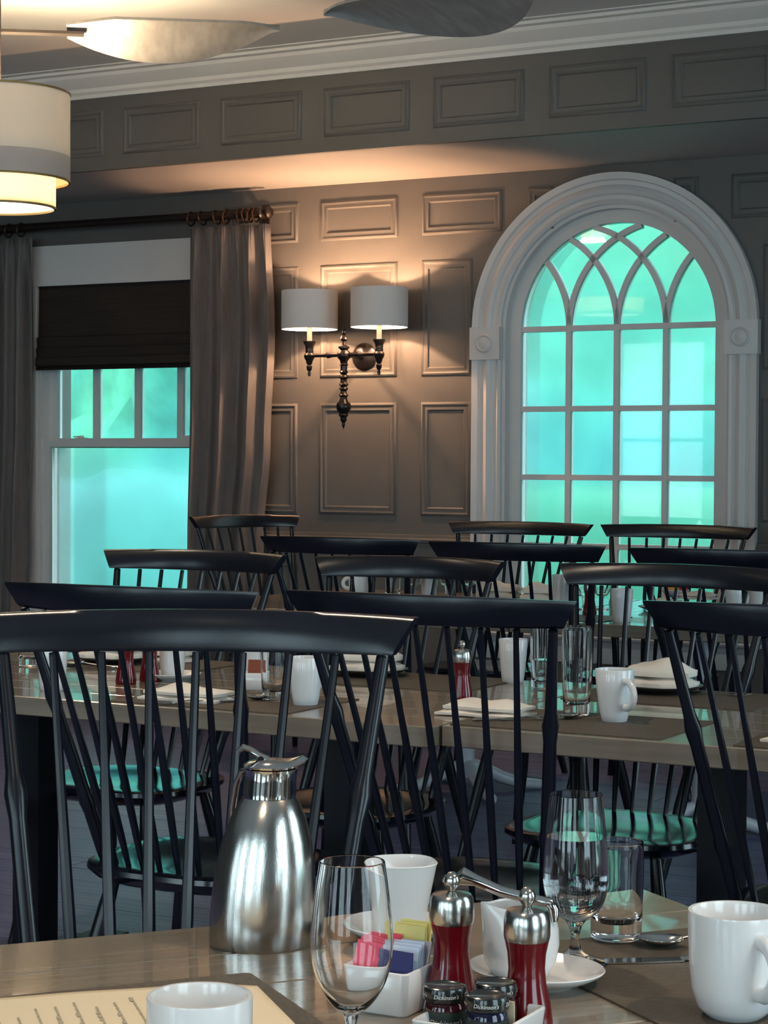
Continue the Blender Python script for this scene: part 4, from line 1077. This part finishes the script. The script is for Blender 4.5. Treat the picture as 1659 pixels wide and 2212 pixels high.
def jar(label, x, y, jam, face, top_z=TZ + 0.0055):
    t = thing('jam_jar', label, 'jar', (x, y, top_z), face, 'small jam jars in the dish')
    part('glass', lambda bm: lathe(bm, [(0, 0), (0.0165, 0), (0.0185, 0.002), (0.0190, 0.006), (0.0190, 0.026), (0.0180, 0.031), (0.0165, 0.033), (0, 0.033)], 36), jam, t)
    part('label_band', lambda bm: lathe(bm, [(0.0191, 0.007), (0.0193, 0.007), (0.0193, 0.025), (0.0191, 0.025)], 36), LABELM, t)
    lid = part('lid', lambda bm: lathe(bm, [(0.0170, 0.0332), (0.0192, 0.0335), (0.0196, 0.035), (0.0196, 0.0435), (0.0188, 0.0455), (0.0172, 0.0462), (0.0160, 0.0452), (0.0, 0.0450)], 40), JARL, t)
    for a in (-1.65, 0, 1.65):
        link('lettering', wrap_text("Dickinson's", 0.0052, 0.0198, 0.0375, -PI / 2 + a, PRINT), lid)
    link('lettering', wrap_text("Dickinson's", 0.0072, 0.01945, 0.0135, -PI / 2, PRINT), t)
    return t
jar('small jam jar with black lid, left front of the three', 0.0575, 1.828, JARG, R(2))
jar('small dark jam jar with black lid, right front of the three, cream tag beside it', 0.094, 1.797, JARB, R(-6))
jar('small jam jar with black lid, rear of the three', 0.104, 1.842, JARG, R(14))
tg = thing('wooden_stick', 'cream flat stick standing in the jam dish beside the jars', 'stick', (0.1155, 1.803, TZ + 0.0055), 0)
part('stick', lambda bm: box(bm, -0.0035, 0.0035, -0.001, 0.001, 0, 0.038), TAGM, tg, Matrix.Rotation(R(-20), 4, 'Z') , smooth=False)

# cutlery on the right placemat
spoon('shiny spoon with its bowl towards the large white mug, on the right placemat', 0.362, 2.178, MZ, R(170), None, name='tablespoon', bw=0.020)
knife('steel knife lying beside the spoon on the right placemat', 0.316, 2.125, MZ, R(188), None)

# ================================================================ MIDDLE TABLES
G_N, G_M, G_G, G_P = 'folded napkins on the middle tables', 'white mugs on the middle tables', 'glasses on the middle tables', 'placemats on the middle tables'
WA = -TH
def wmat(label, u, w):
    p = W(u, w, 0); placemat(label, p.x, p.y, WA, 0.45, 0.32, G_P)
wmat('placemat under the left near napkin, behind the front chair', 2.17, 4.62)
p = W(2.985, 4.585, 0); placemat('placemat under the napkin, fork and spoon left of the tall tumbler', p.x, p.y, WA, 0.45, 0.32, G_P)
wmat('placemat at the right edge of the middle tables', 3.58, 4.59)
wmat('placemat under the far napkin beside the middle red mill', 2.30, 4.06)
wmat('placemat on the far side behind the tall tumbler', 2.99, 4.05)
wmat('placemat on the far side at the left, behind the red mills', 1.52, 4.06)
napkin('folded napkin on the placemat left, seen through the front chair', -0.431, 4.475, MZ, WA, 0.20, 0.10, 0.030, G_N, 1)
napkin('folded napkin left of the tall tumbler, red mill behind it', 0.214, 4.232, MZ, WA, 0.185, 0.10, 0.030, G_N, 2)
for (lab, plab, x, y, sd) in (('puffed napkin on a dark plate behind the front chair, left of the middle red mill', 'dark plate under the napkin left of the middle red mill', -0.035, 5.02, 3),
                              ('folded napkin on a dark plate behind the white mug on the right', 'dark plate under the napkin behind the right white mug', 0.64, 4.68, 4),
                              ('folded napkin on a dark plate at the far left of the middle tables', 'dark plate under the napkin at the far left', -0.700, 5.29, 5)):
    saucer(plab, x, y, MZ, 0.098, 'dark plates', DARKP, 'dinner_plate', 'plate')
    napkin(lab, x - 0.005, y, MZ + 0.0135, WA + R(4), 0.165, 0.10, 0.058, G_N, sd)
napkin('folded napkin at the very right edge of the middle tables', 0.815, 3.842, MZ, WA, 0.17, 0.10, 0.030, G_N, 6)
napkin('folded napkin behind the cup and saucer on the left', -0.565, 5.345, TZ, WA, 0.13, 0.09, 0.045, G_N, 7)
mill('red mill standing behind the front chair, left of the pair', -0.607, 4.80, TZ, GMILL)
mill('red mill standing behind the front chair, right of the pair', -0.558, 4.86, TZ, GMILL)
mill('single red mill at the middle, seen beside the second chair spindle', 0.175, 4.512, TZ, GMILL)
mug('white mug at the far left of the middle tables, behind front chair spindles', -0.757, 4.655, TZ, 0.035, 0.105, 0.028, R(-80), G_M)
mug('white mug behind the middle goblet, next to the small sugar dish', -0.325, 5.065, TZ, 0.036, 0.105, 0.026, R(100), G_M)
mug('white mug right behind the front chair end, beside the patterned glass', -0.167, 4.395, TZ, 0.038, 0.105, 0.027, R(60), G_M)
mug('white mug behind the second chair, beside the straight glass', 0.312, 4.885, TZ, 0.035, 0.105, 0.026, R(93), G_M)
mug('white mug with handle to the right, next to the tall tumbler', 0.472, 4.140, TZ, 0.0405, 0.108, 0.026, R(-62), G_M)
saucer('white saucer under the cup in the middle left setting', -0.508, 4.90, TZ, 0.070)
mug('white handleless cup on its saucer, seen between front chair spindles', -0.508, 4.90, TZ + 0.0045, 0.031, 0.075, 0.022, 0, None, name='tea_cup', handle=False, cat='cup')
tumbler('patterned glass standing beside the mug behind the front chair', -0.239, 4.470, MZ - 0.0023, 0.0315, 0.165, 0.026, 0.022, G_G)
tumbler('straight water glass right of the second chair', 0.371, 4.735, TZ, 0.029, 0.16, 0.025, 0.02, G_G, level=0.07)
tumbler('tall tumbler in the middle of the right table edge', 0.402, 4.218, MZ, 0.032, 0.186, 0.027, 0.025, G_G)
tumbler('glass at the left edge of the middle tables', -0.905, 5.20, TZ, 0.030, 0.13, 0.026, 0.02, G_G)
sd_ = bpy.data.objects.new('sugar_dish', None); COL.objects.link(sd_); sd_.matrix_world = Matrix.Translation((-0.302, 4.705, TZ)) @ Matrix.Rotation(WA + 0.4, 4, 'Z')
tag(sd_, 'small white sugar dish with brown packets behind the front chair', 'dish')
part('dish', dish_b(0.033, 0.030, 0.040), PORC, sd_, angle=50)
for k in range(2):
    o = link('sweetener_packet', shared('brown_packet', packet_b, BROWNP, angle=60))
    o.matrix_world = sd_.matrix_world @ Matrix.Translation((0.006, -0.004 + 0.008 * k, 0.014)) @ Matrix.Rotation(R(-8 + 6 * k), 4, 'X')
    tag(o, 'brown packet in the small white sugar dish', 'packet', 'brown packets in the sugar dish')
spoon('spoon leaning bowl up beside the left near napkin', -0.335, 4.452, MZ, R(12), 'spoons of the middle tables')
spoon('spoon beside the tall tumbler at the right near setting', 0.322, 4.150, MZ, R(16), 'spoons of the middle tables')
fork('fork beside the right near napkin, tips towards the mug', 0.275, 4.135, MZ, R(8), 'forks of the middle tables')
fork('fork in front of the left near napkin', -0.40, 4.395, MZ, R(-160), 'forks of the middle tables')
fork('fork beyond the dark plate near the right white mug', 0.745, 4.62, MZ, R(-20), 'forks of the middle tables')
spoon('spoon at the far left of the middle tables on the placemat', -0.735, 5.17, MZ, R(160), 'spoons of the middle tables')

# ================================================================ TABLES BY THE WINDOW
G_T = 'tableware on the tables by the window'
mug('white mug with handle to the left, below the sconce', -0.10, 8.154, TZ, 0.040, 0.085, 0.034, R(185), G_T)
tumbler('plain glass right of the mug below the sconce', 0.036, 8.085, TZ, 0.031, 0.10, 0.028, 0.015, G_T)
GOB_O = [(0.033, 0.0003, 'f'), (0.020, 0.005, 'f'), (0.006, 0.012, 'f'), (0.005, 0.035, 'f'), (0.008, 0.048, 'bowl'), (0.022, 0.055, 'b'), (0.033, 0.080, 'b'), (0.034, 0.105, 'b'), (0.030, 0.150, 'b'), (0.0294, 0.1504, 'b')]
GOB_I = [(0.0285, 0.149), (0.0325, 0.105), (0.0312, 0.081), (0.0205, 0.058), (0, 0.052)]
for lab, x, y in (('stemmed goblet beside the white mug below the sconce', 0.122, 7.985), ('stemmed goblet behind the middle chair, left of the napkins', 0.248, 8.00), ('stemmed goblet further right behind the middle chair', 0.340, 8.01),
                  ('stemmed goblet between the white mugs before the arched window, left one', 0.727, 7.38), ('stemmed goblet between the white mugs before the arched window, right one', 0.795, 7.40)):
    stem_glass(lab, x, y, TZ, GOB_O, GOB_I, G_T, name='water_goblet', cat='goblet')
mug('tall white mug beside the goblet below the sconce', 0.180, 8.055, TZ, 0.034, 0.105, 0.028, R(60), G_T)
napkin('crumpled white napkin before the left edge of the arched window', 0.475, 8.10, TZ, WA, 0.14, 0.10, 0.055, G_T, 11)
napkin('crumpled white napkin below the left muntin of the arched window', 0.60, 7.97, TZ, WA + 0.3, 0.12, 0.10, 0.060, G_T, 12)
mug('white mug before the arched window, left of the goblets', 0.659, 7.56, TZ, 0.033, 0.118, 0.029, R(95), G_T)
napkin('flat white napkin in front of the left mug at the window table', 0.600, 7.12, MZ, WA, 0.13, 0.12, 0.035, G_T, 13)
p = W(1.80, 1.95, 0); placemat('placemat at the near edge of the window table', p.x, p.y, WA, 0.36, 0.28, G_T)
mill('red mill on the window table between the two mugs', 0.720, 7.10, MZ, GMILL)
mug('white mug at the near edge of the window table, right of the red mill', 0.797, 6.80, TZ, 0.038, 0.112, 0.028, R(88), G_T)
mug('white mug at the right edge before the window casing', 1.235, 7.15, TZ, 0.040, 0.105, 0.03, R(40), G_T)
mug('second white mug at the right edge, behind the first', 1.345, 7.33, TZ, 0.038, 0.105, 0.03, R(40), G_T)
napkin('white napkin on the far side of the window table', 1.24, 8.03, TZ, WA, 0.14, 0.10, 0.030, G_T, 14)
saucer('dark plate right of the red mill on the window table', 1.02, 7.35, TZ, 0.10, 'dark plates', DARKP, 'dinner_plate', 'plate')
napkin('white napkin on the dark plate of the window table', 1.02, 7.35, TZ + 0.0135, WA, 0.15, 0.09, 0.03, G_T, 15)
fb = thing('fruit_bowl', 'small bowl holding fruit on the window table', 'bowl', (1.165, 8.12, TZ), 0)
part('bowl', lambda bm: lathe(bm, [(0, 0), (0.025, 0), (0.045, 0.012), (0.056, 0.03), (0.054, 0.031), (0.042, 0.015), (0, 0.006)], 32), PORC, fb)
for lab, m, dx, dy, rr in (('orange in the small fruit bowl', ORANGE, -0.012, 0.0, 0.028), ('red fruit in the small fruit bowl', REDF, 0.030, 0.006, 0.020)):
    o = link('fruit', mesh('fruit', lambda bm: lathe(bm, [(0, -rr * 0.95)] + [(rr * math.cos(R(a)), rr * math.sin(R(a))) for a in range(-75, 76, 15)] + [(0, rr * 0.90)], 20), m))
    o.location = (1.165 + dx, 8.12 + dy, TZ + 0.007 + rr); tag(o, lab, 'fruit')

# ================================================================ OUTDOORS
def ground_b(bm): box(bm, -40, 40, TW + 0.02, 70, -0.75, -0.6)
lw = struct(part('ground', ground_b, LAWN, None, WALL_M, smooth=False))
def hedge(label, u0, u1, dep, m, seed):
    t = thing('hedge', label, 'hedge', W((u0 + u1) / 2, -dep, -0.6), -TH)
    from mathutils import noise as nz
    def b(bm):
        n = 60; L = u1 - u0
        rings = []
        for i in range(n + 1):
            x = -L / 2 + L * i / n
            e = min(1, min(i, n - i) / 4 + 0.3)
            ring = []
            for k in range(25):
                a = PI * k / 24
                c, s2 = math.cos(a), math.sin(a)
                v = Vector((x, 0.75 * math.copysign(abs(c) ** 0.6, c), 1.75 * e * abs(s2) ** 0.5))
                d = 0.12 * nz.noise(v * 1.3 + Vector((seed, 0, 0))) + 0.05 * nz.noise(v * 4 + Vector((seed, 3, 0)))
                ring.append(v + Vector((0, d * c, d * s2 * 1.2)))
            rings.append(ring)
        loops(bm, rings)
    part('foliage', b, m, t, angle=180)
    for k in range(6):
        x = (u1 - u0) * (k / 6 - 0.42)
        part('stem', lambda bm: tube(bm, [(x, 0, 0), (x, 0.03, 0.8)], [0.03, 0.02], 6), BARK, t)
    return t
hedge('hazy cyan clipped hedge seen through the lower pane of the left window', -10.5, -3.1, 5.2, LEAF_B, 3)
hedge('hazy green clipped hedge seen through the lower panes of the arched window', -2.9, 5.0, 5.2, LEAF_C, 9)
def belt_b(bm):
    from mathutils import noise as nz
    def fn(a, c):
        u = -24 + 36 * a
        ang = c * PI * 0.62
        z = 9.0 * math.sin(min(ang, PI / 2)) ** 0.8; d = 11.0 - 1.6 * math.cos(ang)
        v = Vector((u, d, z))
        k = 0.9 * nz.noise(v * 0.45) + 0.5 * nz.noise(v * 1.1 + Vector((9, 0, 0))) + 0.22 * nz.noise(v * 2.7)
        return Vector((u, d - k, -0.6 + z + 0.5 * k * (c > 0.1)))
    grid(bm, 150, 44, fn)
tb = part('treeline', belt_b, LEAF_A, None, WALL_M, angle=180)
tag(tb, 'hazy mint and cyan belt of trees outside, filling the upper window panes', 'trees'); tb['kind'] = 'stuff'
